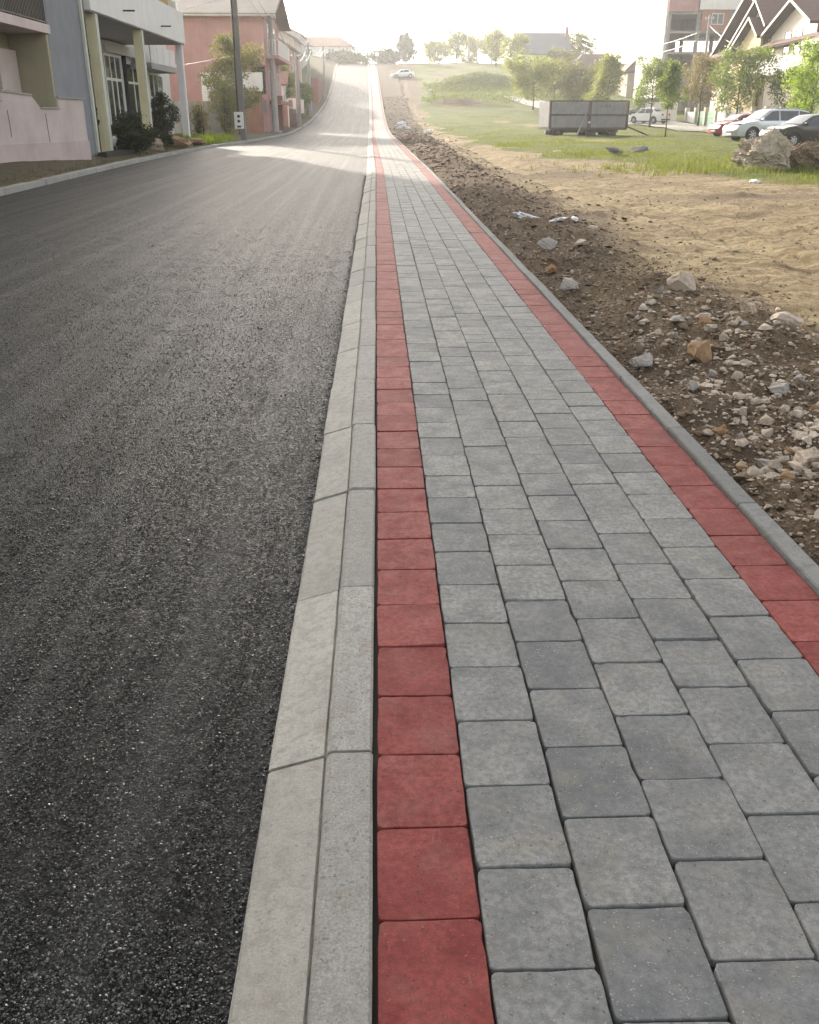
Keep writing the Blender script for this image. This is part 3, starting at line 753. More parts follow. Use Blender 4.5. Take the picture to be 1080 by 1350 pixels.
for cx, cy, s_, n in ((9.6, 140, 3, 700), (18.5, 165, 6, 1600), (14, 163, 4, 700), (24, 148, 5, 900), (13, 150, 6, 700)):
    for _ in range(n):
        x, y = rng.normal(cx, s_), rng.normal(cy, s_ * .7)
        if x < 7 + (y > 150): continue
        pts.append((x, y, gz(x, y))); hs.append(rng.uniform(.1, .4))
blades('mound_scrub', pts, hs, leafmat('scrub_leaf', (.06, .10, .02), (.15, .19, .05), .35), 'rough green scrub covering the distant mounds', 'scrub', 5, .05, .25)

# ================================================================== TREES AND SHRUBS
def leaf_cloud(centers, rads, n, size, seed, flat=1.0):
    g = np.random.default_rng(seed); c = np.asarray(centers); r = np.asarray(rads)
    k = g.choice(len(c), n, p=r ** 2 / (r ** 2).sum())
    d = g.normal(0, 1, (n, 3)); d /= np.linalg.norm(d, axis=1)[:, None]
    p = c[k] + d * (r[k] * g.random(n) ** .5 * np.where(g.random(n) < .14, g.uniform(1.1, 1.7, n), 1))[:, None] * np.array([1, 1, flat])
    a = g.normal(0, 1, (n, 3)); a /= np.linalg.norm(a, axis=1)[:, None]
    b = np.cross(a, g.normal(0, 1, (n, 3))); b /= np.linalg.norm(b, axis=1)[:, None]
    s = (size * g.uniform(.6, 1.3, n))[:, None]; a = a * s; b = b * s * .55
    V = np.stack([p - a, p + b * .9 - a * .1, p + a, p - b * .9 + a * .1], 1).reshape(-1, 3)
    return V, np.arange(4 * n).reshape(-1, 4)
def tree(name, label, x, y, H, W, th, lm, n=3800, ls=.11, seed=1, group=None, shape='round', r0=None, z=None, cat='tree', bark=None, sparse=1.0, lean=0):
    r_ = random.Random(seed); z = gz(x, y) - .05 if z is None else z
    root = empty(name, (x, y, z), 0, label, cat, group); r0 = r0 or max(.05, H * .016)
    tb = MB(); top = Vector((lean, 0, H * .9)); pts = []
    for i in range(7):
        t = i / 6; pts.append(Vector((lean * t + r_.uniform(-1, 1) * .02 * H * t, r_.uniform(-1, 1) * .02 * H * t, H * .92 * t)))
    tb.tube(pts, [r0 * (1.25 if i == 0 else 1 - .85 * i / 6) for i in range(7)], 8)
    cs = []; rs = []
    nl = int(17 * sparse) + 9
    for i in range(nl):
        t = th / H + (1 - th / H) * (i + r_.random()) / nl; t = min(t, .97); az = r_.uniform(0, 6.28) + i * 2.4
        f = (t - th / H) / (1 - th / H)
        if shape == 'round': e = math.sqrt(max(.05, 1 - (2 * f - .9) ** 2 * .85))
        elif shape == 'cone': e = max(.12, 1.05 - f) * (1 if f > .1 else .8)
        else: e = .35 + .75 * math.sin(min(1, f * 1.15 + .1) * 3.0)
        e *= r_.uniform(.7, 1.08); b = Vector((lean * t, 0, H * t * .9))
        L = W / 2 * e * .8; tip = b + Vector((math.cos(az) * L, math.sin(az) * L, L * r_.uniform(.25, .8)))
        if tip.z > H: tip.z = H * r_.uniform(.93, .99)
        mid = (b + tip) / 2 + Vector((0, 0, -.04 * L))
        tb.tube([b, mid, tip], [r0 * .42 * (1 - .6 * t), r0 * .26 * (1 - .5 * t), r0 * .08], 5)
        for q, rr in ((tip, .13), (mid * .35 + tip * .65, .15), (mid, .11)):
            cs.append(q + Vector((r_.gauss(0, .05), r_.gauss(0, .05), r_.gauss(0, .05))) * W); rs.append(W * rr * r_.uniform(.6, 1.1))
        for k in range(2):
            tw = tip + Vector((r_.uniform(-1, 1), r_.uniform(-1, 1), r_.uniform(-.3, 1))) * W * .12
            tb.tube([mid * .4 + tip * .6, tw], [r0 * .12, r0 * .03], 4); cs.append(tw); rs.append(W * .085)
    tb.build('trunk', bark or M['bark'], root)
    cs = [c if c.z > th * .8 else Vector((c.x, c.y, th * .8 + .1 * W)) for c in cs]
    if n:
        V, F = leaf_cloud([tuple(c) for c in cs], rs, int(n * 1.35), ls * .95, seed)
        link('crown', np_mesh('crown', V, F), lm, root)
    return root
LM = dict(
    lime=leafmat('leaf_spring_lime', (.12, .155, .04), (.25, .285, .09), .45),
    green=leafmat('leaf_fresh_green', (.065, .11, .02), (.17, .235, .05), .42),
    bright=leafmat('leaf_bright_green', (.09, .17, .02), (.25, .36, .05), .5),
    deep=leafmat('leaf_deep_green', (.030, .055, .014), (.085, .12, .03), .35),
    dark=leafmat('leaf_dark_shrub', (.016, .026, .010), (.045, .06, .02), .25),
    rusty=leafmat('leaf_bronze', (.13, .115, .045), (.23, .20, .085), .4),
    conifer=leafmat('conifer_needle', (.022, .042, .022), (.06, .09, .04), .2),
    olive=leafmat('leaf_olive', (.085, .105, .035), (.19, .20, .07), .4))
RG = 'young trees along the parallel street'
tree('tree', 'large yellow-green tree left of the tipped trailer', 20.2, 128, 5.4, 7.6, 1.6, LM['lime'], 5200, .16, 3, RG)
tree('tree', 'darker round-headed tree behind the left end of the trailer', 24.6, 138, 5.6, 4.4, 1.8, LM['deep'], 3000, .15, 5, RG)
tree('tree', 'low bushy olive tree right above the trailer', 24.6, 121, 5.4, 6.6, .9, LM['olive'], 4200, .15, 8, RG)
tree('tree', 'tall pale conical tree above the right half of the trailer', 25.6, 110, 7.0, 5.6, 1.0, LM['lime'], 4600, .14, 13, RG, 'cone')
tree('tree', 'thin-stemmed green tree in front of the white hatchback', 25.8, 93, 5.6, 4.6, 2.0, LM['green'], 3600, .12, 17, RG)
tree('tree', 'slender young tree with bare pale stem standing in the grass', 18.8, 63.8, 4.75, 2.6, 1.75, LM['green'], 2900, .08, 21, RG, 'cone', .045)
tree('tree', 'bronze-leaved young tree before the green gates', 31.4, 96, 6.2, 4.2, 2.2, LM['rusty'], 3600, .12, 25, RG)
tree('tree', 'broad fresh green tree behind the silver car', 29.6, 81, 6.0, 5.6, 1.9, LM['green'], 5600, .11, 29, RG)
tree('tree', 'bright green tree at the right edge above the black car', 27.6, 62.5, 5.6, 4.1, 1.3, LM['bright'], 5200, .09, 33, RG)
tree('tree', 'dim green tree in the gap under the white balcony', 33.0, 79, 4.6, 4.2, 1.2, LM['deep'], 2800, .11, 37, RG)
HG = 'hazy trees along the skyline'  # pale lime leaf on skyline crowns puts the glare into their colour
tree('tree', 'bare leafless tree on the crest left of the street pole', -1.8, 231, 9.0, 5.4, 2.5, LM['lime'], 900, .15, 41, HG, 'vase', .22)
tree('tree', 'nearly bare tree on the crest right of the street pole', 3.4, 233, 7.2, 4.6, 2.0, LM['lime'], 1000, .15, 43, HG, 'vase', .2)
tree('conifer', 'dark conifer on the crest above the far parked car', 6.9, 230, 6.0, 6.6, .2, LM['conifer'], 5200, .24, 45, HG, 'cone')
tree('tree', 'tiny pale tree alone on the skyline beyond the far car', 12.5, 236, 4.6, 4.0, 1.2, LM['lime'], 1300, .2, 47, HG, r0=.16)
tree('tree', 'pale round tree on the skyline left of the two thin poles', 18.6, 234, 6.2, 6.0, 1.6, LM['lime'], 2600, .22, 49, HG, r0=.18)
tree('tree', 'hazy pale tree on the skyline right of the two thin poles', 25.4, 214, 6.6, 6.2, 1.4, LM['lime'], 2800, .22, 51, HG, r0=.18)
tree('tree', 'broad hazy lime tree behind the mounds', 25.6, 188, 6.4, 6.6, 1.4, LM['lime'], 3000, .2, 53, HG)
tree('tree', 'hazy tree between mounds and grey-roofed house', 32.2, 178, 4.6, 6.0, 1.0, LM['olive'], 2400, .2, 55, HG)
tree('poplar', 'tall narrow tree above the dark roof left of the concrete block', 47.5, 172, 12.5, 5.0, 2.0, LM['green'], 2600, .2, 57, HG, 'cone')
for k_, (lab, x, y, h, w_) in enumerate((('low broad hazy tree on the skyline right of the conifer', 15.4, 246, 4.4, 8.0), ('wide hazy tree mass on the skyline behind the two thin poles', 22.5, 246, 5.6, 8.5), ('hazy tree filling the skyline left of the grey-roofed house', 26.8, 234, 5.8, 7.0), ('hazy tree right of the grey-roofed house above the dark hipped roof', 41.0, 205, 5.6, 7.0))):
    tree('tree', lab, x, y, h, w_, .5, LM['lime'], 3600, .24, 81 + k_, HG, r0=.16)
def shrub(name, label, x, y, H, W, lm, n, ls, seed, stem=0, group=None, z=None, D=None, cat='shrub', rk=1.0):
    r_ = random.Random(seed); z = gz(x, y) - .03 if z is None else z; root = empty(name, (x, y, z), 0, label, cat, group)
    tb = MB(); cs = []; rs = []
    for k in range(min(90, max(30, int(W * 28)))):
        a = r_.uniform(0, 6.28); e = r_.random() ** .5; zz = r_.random()
        prof = math.sqrt(max(.08, 1 - (2 * zz - .95) ** 2))
        c = Vector((math.cos(a) * e * W * .38 * prof, math.sin(a) * e * (D or W) * .38 * prof, stem + (H - stem) * (.1 + .82 * zz)))
        tb.tube([(c.x * .1, c.y * .1, 0), (c.x * .45, c.y * .45, c.z * .6), tuple(c)], [.03, .018, .006], 4)
        cs.append(tuple(c)); rs.append(min(W, H) * r_.uniform(.09, .2) * rk)
    tb.build('stem', M['bark'], root); V, F = leaf_cloud(cs, rs, n, ls, seed); link('foliage', np_mesh('foliage', V, F), lm, root)
    return root
shrub('shrub', 'wide dark evergreen shrub in front of the first cream column', -9.2, 37.6, 1.45, 2.1, LM['dark'], 6500, .055, 61, D=3.6)
shrub('shrub', 'round clipped dark shrub on a short stem before the shop window', -9.6, 45.0, 2.2, 1.55, LM['dark'], 4600, .05, 63, .45)
shrub('shrub', 'low dark shrub with pale flowers between the two larger shrubs', -9.2, 41.6, .85, 1.6, LM['dark'], 2000, .05, 64)
shrub('climber', 'dark ivy strip climbing the gap between grey wall and cream column', -9.75, 34.75, 4.6, .35, LM['dark'], 2600, .05, 65, cat='climber')
tree('tree', 'leafy willow-like tree in front of the pink house', -9.0, 66.0, 5.9, 4.2, .9, LM['olive'], 6500, .095, 67, None, 'round')
shrub('shrub', 'bushy green shrub at the foot of the square pole', -9.3, 62.2, 3.3, 2.6, LM['olive'], 4200, .07, 69)
shrub('shrub', 'reddish twiggy bush behind the thin fence post', -10.2, 57.5, 1.9, 1.8, LM['rusty'], 1500, .06, 70)
tree('tree', 'sunlit tree beside the road above the white gate rail', -9.3, 101, 5.6, 4.0, 1.2, LM['green'], 3600, .12, 71)
tree('tree', 'small roadside tree next to the third pole', -8.2, 113, 3.6, 2.6, .9, LM['green'], 2400, .1, 73)
shrub('hedge', 'low dark hedge on the bank right of the white gate rail', -8.6, 106, 1.6, 3.0, LM['olive'], 2400, .1, 75, D=9, cat='hedge')
shrub('hedge', 'dull green hedge along the crest in front of the white house', -6.8, 227, 2.3, 14, LM['deep'], 12000, .2, 77, D=3, rk=2.6, cat='hedge')
shrub('hedge', 'dark hedge closing the road end at the crest', 2.4, 229, 2.5, 11, LM['conifer'], 9000, .2, 79, D=3, rk=2.6, cat='hedge')

# boulder with brush, and broken slabs
def big_rock(name, label, x, y, sx, sy, sz, mat, seed, rz=0, sub=4, jag=.22, cat='boulder'):
    o = link(name, rock_mesh(name, mat, seed, sub, jag, 26), mat); o.scale = (sx, sy, sz); o.rotation_euler = (0, 0, rz); o.location = (x, y, gz(x, y) + sz * .55); return tag(o, label, cat)
big_rock('boulder', 'large pale craggy boulder in the grass before the silver car', 10.8, 27.0, .98, .8, .70, mat_rock('boulder_stone', (.34, .26, .17), (.46, .40, .31)), 91, .4)
big_rock('boulder', 'brown earthy boulder overgrown with brush right of the pale boulder', 12.35, 27.3, 1.1, .75, .58, mat_rock('boulder_brown', (.14, .095, .06), (.22, .16, .10)), 92, .2)
big_rock('boulder', 'small dark boulder at the frame edge below the black car', 13.3, 27.0, .5, .5, .35, M['rockgrey'], 95, .2)
shrub('brush', 'dry brown brush growing over the earthy boulder', 12.5, 27.3, .95, 1.5, leafmat('dry_brush', (.06, .045, .028), (.13, .10, .055), .25), 900, .035, 97, cat='brush')
for i, (x, y, s_, lab) in enumerate(((8.85, 36.2, .8, 'grey broken concrete slab lying tilted in the grass'), (10.35, 38.4, .95, 'darker broken concrete slab beside the tilted one in the grass'))):
    o = link('concrete_slab', rock_mesh('concrete_slab', mat_rock('slab_stone', (.2, .2, .195), (.34, .34, .33)), 101 + i, 3, .28, 26), None); o.scale = (s_ / 2, .33, .14); o.rotation_euler = (.2, (.25, -.1)[i], .5 - .8 * i); o.location = (x, y, gz(x, y) + .16); tag(o, lab, 'slab')
big_rock('verge_stone', 'pale angular stone on the left verge below the shrubs', -9.15, 41.3, .42, .35, .30, M['rock'], 111, 0, 2, .15, 'stone')
big_rock('verge_stone', 'long flat brown rock on the verge before the white column', -9.25, 45.6, .9, 1.5, .30, M['rocktan'], 113, .1, 3, .15, 'stone')
big_rock('verge_stone', 'low brown earth lump beside the foot of the white column', -9.05, 49.6, .6, 1.1, .22, M['rocktan'], 115, .1, 3, .15, 'stone')

# ================================================================== BUILDING HELPERS
def window(parent, face, a, b, z0, z1, at_, nx=2, transom=None, fw=.07, frame='white', depth=.05, glass='glass', name='window'):
    """face 'x+' / 'y-' / 'x-': wall plane normal; a..b along the wall; at_ = plane coordinate"""
    g = .012; fr = MB(); gl = MB(); d = depth
    def bx(mb, u0, u1, w0, w1, p0, p1):
        if face == 'x+': mb.box(at_ + p0, at_ + p1, u0, u1, w0, w1)
        elif face == 'x-': mb.box(at_ - p1, at_ - p0, u0, u1, w0, w1)
        else: mb.box(u0, u1, at_ - p1, at_ - p0, w0, w1)
    bx(fr, a, b, z0, z0 + fw, .002, d); bx(fr, a, b, z1 - fw, z1, .002, d)
    bx(fr, a, a + fw, z0 + fw, z1 - fw, .002, d); bx(fr, b - fw, b, z0 + fw, z1 - fw, .002, d)
    zs = [(z0 + fw, z1 - fw)]
    if transom:
        bx(fr, a + fw, b - fw, transom - fw / 2, transom + fw / 2, .002, d - .004); zs = [(z0 + fw, transom - fw / 2), (transom + fw / 2, z1 - fw)]
    xs = np.linspace(a + fw, b - fw, nx + 1)
    for q0, q1 in zs:
        for i in range(1, nx): bx(fr, xs[i] - fw / 2, xs[i] + fw / 2, q0, q1, .002, d - .008)
    o = fr.build(name, M[frame] if isinstance(frame, str) else frame, parent)
    for q0, q1 in zs:
        for i in range(nx):
            mb = MB(); bx(mb, xs[i], xs[i + 1], q0, q1, .003, g); mb.build('pane', M[glass] if isinstance(glass, str) else glass, o)
    return o
def part(name, mat, parent, *boxes):
    mb = MB()
    for b in boxes: mb.box(*b)
    return mb.build(name, M[mat] if isinstance(mat, str) else mat, parent)
def railing(parent, pts, z, h, mat, step=.12, r=.012, name='railing'):
    mb = MB()
    for a, b in zip(pts[:-1], pts[1:]):
        a = Vector((*a, 0)); b = Vector((*b, 0)); n = max(1, int((b - a).length / step))
        for k in range(n + 1):
            p = a + (b - a) * k / n; mb.bar((p.x, p.y, z), (p.x, p.y, z + h), 2 * r, 2 * r, (1, 0, 0))
        mb.bar((a.x, a.y, z + h), (b.x, b.y, z + h), .05, .04); mb.bar((a.x, a.y, z + .06), (b.x, b.y, z + .06), .04, .03)
    return mb.build(name, mat, parent)
PK = plaster('pink_render', (.58, .48, .45), .14, streak=.18)
GREYW = plaster('grey_render', (.205, .215, .235), .12, scale=2)
KHAKI = plaster('khaki_render', (.33, .30, .205), .12)
CREAM = plaster('cream_render', (.70, .63, .40), .10)
WHITEP = plaster('white_render', (.72, .70, .68), .06, streak=.15)
OCHRE = plaster('ochre_render', (.50, .34, .15), .1)
ROSE = plaster('rose_render', (.50, .275, .25), .10, streak=.2)
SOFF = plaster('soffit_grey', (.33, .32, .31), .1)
BLOCK = plaster('concrete_block', (.25, .25, .25), .15)

# ---- pink garden wall
def wall_pts():
    a = Vector((-10.45, 27.0)); b = Vector((-9.22, 31.9)); return a, b
gw = empty('garden_wall', (-9.8, 29.5, 0), 0, 'pale pink rendered garden wall with stepped top beside the road', 'wall')
a, b = wall_pts(); d2 = (b - a).normalized(); nrm = Vector((d2.y, -d2.x))
def wp(u, z, o=0): p = a + (b - a) * u - Vector((-9.8, 29.5)); return Vector((p.x + nrm.x * o, p.y + nrm.y * o, z))
prof = [(-.6, 1.75), (.16, 1.80), (.161, 2.06), (.45, 1.98), (.53, 1.64), (.715, 1.64), (.716, 1.93), (1.0, 1.90)]
MB().prism([wp(-.6, -.1), wp(1, -.1)] + [wp(u, z) for u, z in reversed(prof)], tuple(-nrm.x * .22 for _ in [0]) + (-nrm.y * .22, 0)).build('wall', PK, gw)
MB().prism([wp(-.6, -.1, .03), wp(1.004, -.1, .03), wp(1.004, .72, .03), wp(-.6, .72, .03)], (-nrm.x * .03, -nrm.y * .03, 0)).build('plinth', plaster('pink_plinth', (.54, .43, .41), .14, streak=.2), gw)
for (u0, z0), (u1, z1) in ((prof[0], prof[1]), (prof[2], prof[3]), (prof[4], prof[5]), (prof[6], prof[7])):
    MB().prism([wp(u0, z0 + .002, .04), wp(u1, z1 + .002, .04), wp(u1, z1 + .045, .04), wp(u0, z0 + .045, .04)], (-nrm.x * .30, -nrm.y * .30, 0)).build('coping', 'x' and M['kerb'], gw)

for u, z0, z1 in ((.20, .9, 1.6), (.565, .05, 1.5)):
    MB().prism([wp(u, z0, .004), wp(u + .006, z0, .004), wp(u + .009, (z0 + z1) / 2, .004), wp(u + .004, z1, .004), wp(u - .002, z1, .004), wp(u + .003, (z0 + z1) / 2, .004)], (-nrm.x * .003, -nrm.y * .003, 0)).build('crack', simple('crack_dark', (.12, .1, .09), .9), gw)

# ---- grey house with balcony, nearest on the left
hA = empty('apartment_house', (-13, 32, .2), 0, 'grey rendered house with railed balcony behind the pink garden wall', 'house')
hA.location = (0, 0, 0)
part('wall', GREYW, hA, (-18, -9.62, 30.6, 34.25, -.3, 11.0))
part('ground_floor_wall', KHAKI, hA, (-18, -10.75, 12, 30.59, -.3, 11.0))
part('side_pier', KHAKI, hA, (-10.74, -9.625, 30.42, 30.597, -.2, 3.64))
part('screen_wall', PK, hA, (-10.70, -10.55, 28.9, 30.38, -.2, 3.2))
bal = part('balcony', PK, hA, (-10.75, -9.58, 20, 30.75, 3.66, 3.90))
IRON = simple('dark_iron', (.05, .045, .04), .6)
railing(bal, [(-9.63, 20.2), (-9.63, 30.7)], 3.90, .95, IRON, .12)
railing(bal, [(-9.63, 30.7), (-10.7, 30.7)], 3.90, .95, IRON, .12)
reed = MB(); r_ = random.Random(3)
yy = 28.0
while yy < 30.5:
    reed.box(-9.72, -9.69, yy, yy + .08, 3.93, 4.75 + r_.uniform(-.03, .03)); yy += .09
reed.build('reed_screen', plaster('reed', (.22, .19, .10), .3), bal)
window(hA, 'x+', 25.6, 27.6, .7, 3.0, -10.75, 2, 2.3, frame=simple('dark_frame', (.07, .06, .05), .5))
mb = MB(); mb.box(-9.615, -9.53, 34.10, 34.27, .1, 9.2); mb.build('corner_trim', plaster('pale_trim', (.55, .55, .47), .1), hA)
part('roof', mat_rooftile('brown_tile', (.16, .08, .055)), hA, (-18.6, -9.3, 11.5, 34.3, 11.01, 11.2))
mb = MB(); mb.tube([(-9.6, 34.45, .2), (-9.6, 34.45, 9)], .06, 8); mb.build('drainpipe', simple('drainpipe_dark', (.06, .055, .05), .5), hA)
mb = MB(); mb.box(-10.545, -10.50, 29.0, 29.22, 1.9, 2.12); mb.build('meter_box', simple('meter_grey', (.2, .2, .2), .5), hA)

# ---- shop building with white canopy on columns
hB = empty('shop_building', (0, 0, 0), 0, 'shop with white concrete canopy carried on cream and white columns', 'building')
part('wall', OCHRE, hB, (-20, -11.0, 35.6, 57, 6.055, 12.0))
part('ground_floor_wall', WHITEP, hB, (-20, -12.502, 34.9, 61.8, -.2, 6.05))
part('roof', mat_rooftile('red_tile', (.22, .09, .06)), hB, (-20.6, -10.6, 35.3, 57.5, 12.01, 12.2))
cp = part('canopy', WHITEP, hB, (-12.49, -9.45, 34.9, 51.4, 4.68, 6.05))
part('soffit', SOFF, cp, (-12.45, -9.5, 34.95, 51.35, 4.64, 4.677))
for yq, m, x0 in ((35.7, CREAM, -9.86), (42.4, CREAM, -9.86), (50.95, WHITEP, -9.86)):
    o = part('column', m, hB, (x0, x0 + .32, yq - .17, yq + .17, .0, 4.637))
    if m is CREAM: part('painted_lit_edge', plaster('pale_trim', (.55, .55, .47), .1), o, (x0 + .322, x0 + .36, yq - .15, yq + .16, .05, 4.63))  # separate pale strip imitates the sunlit edge of the column
for yq in (39.3, 45.9):
    mb = MB(); mb.tube([(-9.44, yq, 5.05), (-9.0, yq, 5.05)], .03, 6); mb.build('rain_spout', M['black'], hB)
part('terrace', SOFF, hB, (-12.4, -10.4, 36.0, 51.5, -.1, .42))
window(hB, 'x+', 47.2, 50.2, .45, 4.1, -12.5, 3, 3.0, .12, name='door')
window(hB, 'x+', 51.2, 54.0, .45, 3.9, -12.5, 2, 2.95, .1)
window(hB, 'x+', 56.0, 59.6, .9, 3.6, -12.5, 3, 2.35, .12)
mb = MB(); mb.tube([(-12.4, 50.7, .4), (-12.4, 50.7, 4.6)], .11, 8); mb.build('downpipe', M['black'], hB)
part('lintel', WHITEP, hB, (-12.49, -12.2, 46.8, 54.6, 4.12, 4.55))
b2 = part('side_balcony', SOFF, hB, (-12.49, -11.4, 52.2, 58.6, 3.62, 3.9))
for k in range(4): part('parapet_panel', WHITEP, b2, (-11.46, -11.40, 52.25 + 1.55 * k, 53.72 + 1.55 * k, 3.905, 4.75))
mb = MB(); mb.box(-10.5, -10.3, 53.5, 54.1, 5.4, 6.0); mb.build('lamp', M['white'], hB)
mb = MB(); mb.box(-10.99, -10.6, 55.8, 56.4, 6.5, 7.0); mb.build('air_conditioner', M['white'], hB)
part('plinth', simple('dark_planter', (.03, .032, .025), .9), hB, (-9.45, -9.15, 33.6, 38.8, -.1, .30))

# ---- block wall, white frame, fence posts between shop and pink house
bw = part('block_wall', BLOCK, None, (-13.5, -9.6, 64.6, 64.85, 0, 2.25)); tag(bw, 'grey concrete block wall behind the white column', 'wall')
wf = empty('concrete_frame', (0, 0, 0), 0, 'white concrete door frame standing before the pink house', 'frame')
part('post', WHITEP, wf, (-12.6, -12.05, 73.4, 73.7, .2, 3.0)); part('lintel', WHITEP, wf, (-12.6, -8.2, 73.39, 73.71, 3.002, 4.25)); part('infill', plaster('brick_infill', (.27, .13, .09), .2), wf, (-12.04, -8.3, 73.5, 73.68, .2, 3.0))
mb = MB(); mb.tube([(-9.6, 55.4, .1), (-9.6, 55.4, 2.0)], .035, 6); tag(mb.build('fence_post', M['rust']), 'thin rusty post on the verge right of the white column', 'post')

# ---- pink house
hC = empty('pink_house', (0, 0, 0), 0, 'rose pink house with tiled roof and loggia left of the road', 'house')
part('wall', ROSE, hC, (-20, -8.4, 78, 90, -.3, 8.5))
q = [(-20.6, 77.2, 8.35), (-7.4, 77.2, 8.35), (-7.4, 84, 10.4), (-20.6, 84, 10.4)]
rt_ = mat_rooftile('grey_brown_tile', (.17, .145, .13))
MB().slab(q, -.22).build('roof', rt_, hC)
MB().slab([(-20.6, 84, 10.4), (-7.4, 84, 10.4), (-7.4, 90.8, 8.35), (-20.6, 90.8, 8.35)], -.22).build('roof', rt_, hC)
MB().prism([(-8.42, 78, 8.3), (-8.42, 90, 8.3), (-8.42, 84, 10.1)], (-.2, 0, 0)).build('gable', ROSE, hC)
mb = MB(); mb.bar((-20.5, 77.15, 8.22), (-7.4, 77.15, 8.22), .14, .12); mb.build('gutter', M['metal'], hC)
b3 = part('balcony', ROSE, hC, (-8.39, -7.45, 79, 89, 5.4, 5.65)); railing(b3, [(-8.3, 79.05), (-7.5, 79.05), (-7.5, 88.9)], 5.65, 1.05, M['white'], .18, .02)
MB().prism([(-9.7, 77.98, 4.9), (-8.38, 77.98, 4.9), (-8.38, 77.98, 7.6), (-8.9, 77.98, 7.2)], (0, -.75, 0)).build('oriel', ROSE, hC)
window(hC, 'y-', -9.5, -8.45, 2.9, 4.8, 77.99, 3, 3.9, .06, frame=simple('dark_frame', (.07, .06, .05), .5))
for yq in (80, 83.2, 86.4): window(hC, 'x+', yq, yq + 1.5, 2.6, 4.6, -8.4, 2)
for yq in (80.5, 84.5): window(hC, 'x+', yq, yq + 1.9, 5.75, 7.9, -8.4, 2)
part('awning', mat_rooftile('red_awning_tile', (.30, .12, .08)), hC, (-8.39, -7.5, 79.5, 90, 2.2, 2.45))
for k in range(2): part('meter_cabinet', simple('meter_grey', (.2, .2, .2), .5), hC, (-9.6 + k * .65, -9.1 + k * .65, 77.80, 77.97, 1.6, 2.5))

# ---- brick gate pier, gate, wall on the left further up
gp = part('gate_pier', plaster('brick_pier', (.24, .115, .085), .2, scale=8), None, (-8.75, -7.95, 85.2, 86.0, 0, 2.9)); tag(gp, 'red brick gate pier beside the round concrete pole', 'pier')
gt = empty('yard_gate', (0, 0, 0), 0, 'metal yard gate under a white rail beside the brick pier', 'gate')
mb = MB(); mb.bar((-8.1, 92.6, 2.75), (-5.98 - 1.4, 92.6, 2.75), .12, .12); mb.bar((-8.1, 92.6, .3), (-8.1, 92.6, 2.75), .1, .1, (1, 0, 0)); mb.build('frame', M['white'], gt)
for k in range(6): part('slat', 'rust', gt, (-8.03 + .11 * k, -7.95 + .11 * k, 92.57, 92.61, .35, 1.9))
lw = part('retaining_wall', plaster('old_wall', (.30, .24, .21), .2), None, (-9.6, -8.2, 94, 110, .2, 2.2)); tag(lw, 'low weathered wall along the verge beyond the yard gate', 'wall')
bw2 = part('brick_wall', plaster('brick_far', (.30, .15, .11), .2), None, (-9.4, -7.9, 138, 158, 2, 6.0)); tag(bw2, 'red brick wall uphill on the left verge', 'wall')

# ---- houses further up the left side
def simple_house(name, label, x0, x1, y0, y1, z0, ze, zr, wallm, roofm, ridge='x', hip=0, ov=.5, wins=(), cat='house', chim=None):
    h = empty(name, ((x0 + x1) / 2, (y0 + y1) / 2, z0), 0, label, cat); h.location = (0, 0, 0)
    part('wall', wallm, h, (x0, x1, y0, y1, z0 - 1, ze))
    X0_, X1_, Y0_, Y1_ = x0 - ov, x1 + ov, y0 - ov, y1 + ov; t = -.18
    if ridge == 'x':
        ym = (y0 + y1) / 2; A, B = (X0_ + hip, ym, zr), (X1_ - hip, ym, zr)
        MB().slab([(X0_, Y0_, ze), (X1_, Y0_, ze), B, A], t).build('roof', roofm, h); MB().slab([B, (X1_, Y1_, ze), (X0_, Y1_, ze), A][::1], t).build('roof', roofm, h)
        if hip:
            MB().prism([(X0_, Y0_, ze), A, (X0_, Y1_, ze)], (0, 0, .15)).build('hip', roofm, h); MB().prism([(X1_, Y1_, ze), B, (X1_, Y0_, ze)], (0, 0, .15)).build('hip', roofm, h)
        else:
            for xx, dd in ((x0, .2), (x1 - .2, .2)): MB().prism([(xx, y0, ze), (xx, y1, ze), (xx, ym, zr - .25)], (dd, 0, 0)).build('gable', wallm, h)
    else:
        xm = (x0 + x1) / 2; A, B = (xm, Y0_ + hip, zr), (xm, Y1_ - hip, zr)
        MB().slab([(X0_, Y1_, ze), (X0_, Y0_, ze), A, B], t).build('roof', roofm, h); MB().slab([(X1_, Y0_, ze), (X1_, Y1_, ze), B, A], t).build('roof', roofm, h)
        for yy_ in (y0, y1 - .2): MB().prism([(x0, yy_, ze), (x1, yy_, ze), (xm, yy_, zr - .25)], (0, .2, 0)).build('gable', wallm, h)
    for (fc, a_, b_, z_, zz, at_) in wins: window(h, fc, a_, b_, z_, zz, at_, 2)
    if chim: part('chimney', plaster('chimney_brick', (.3, .16, .12)), h, (chim[0] - .3, chim[0] + .3, chim[1] - .3, chim[1] + .3, zr - 1.2, zr + .9))
    return h
rt2 = mat_rooftile('hazy_red_tile', (.28, .15, .11)); rt3 = mat_rooftile('slate_blue_tile', (.17, .18, .20)); rt4 = mat_rooftile('dark_brown_tile', (.13, .085, .07))
simple_house('roadside_house', 'hazy pink house with tiled roof beyond the pink one', -18, -9.6, 116, 130, 1.8, 8.3, 11.2, ROSE, rt2, 'y', wins=[('x+', 118, 119.4, 5.5, 7.2, -9.6), ('x+', 123, 124.4, 5.5, 7.2, -9.6), ('y-', -13, -11.6, 5.4, 7.1, 116)])
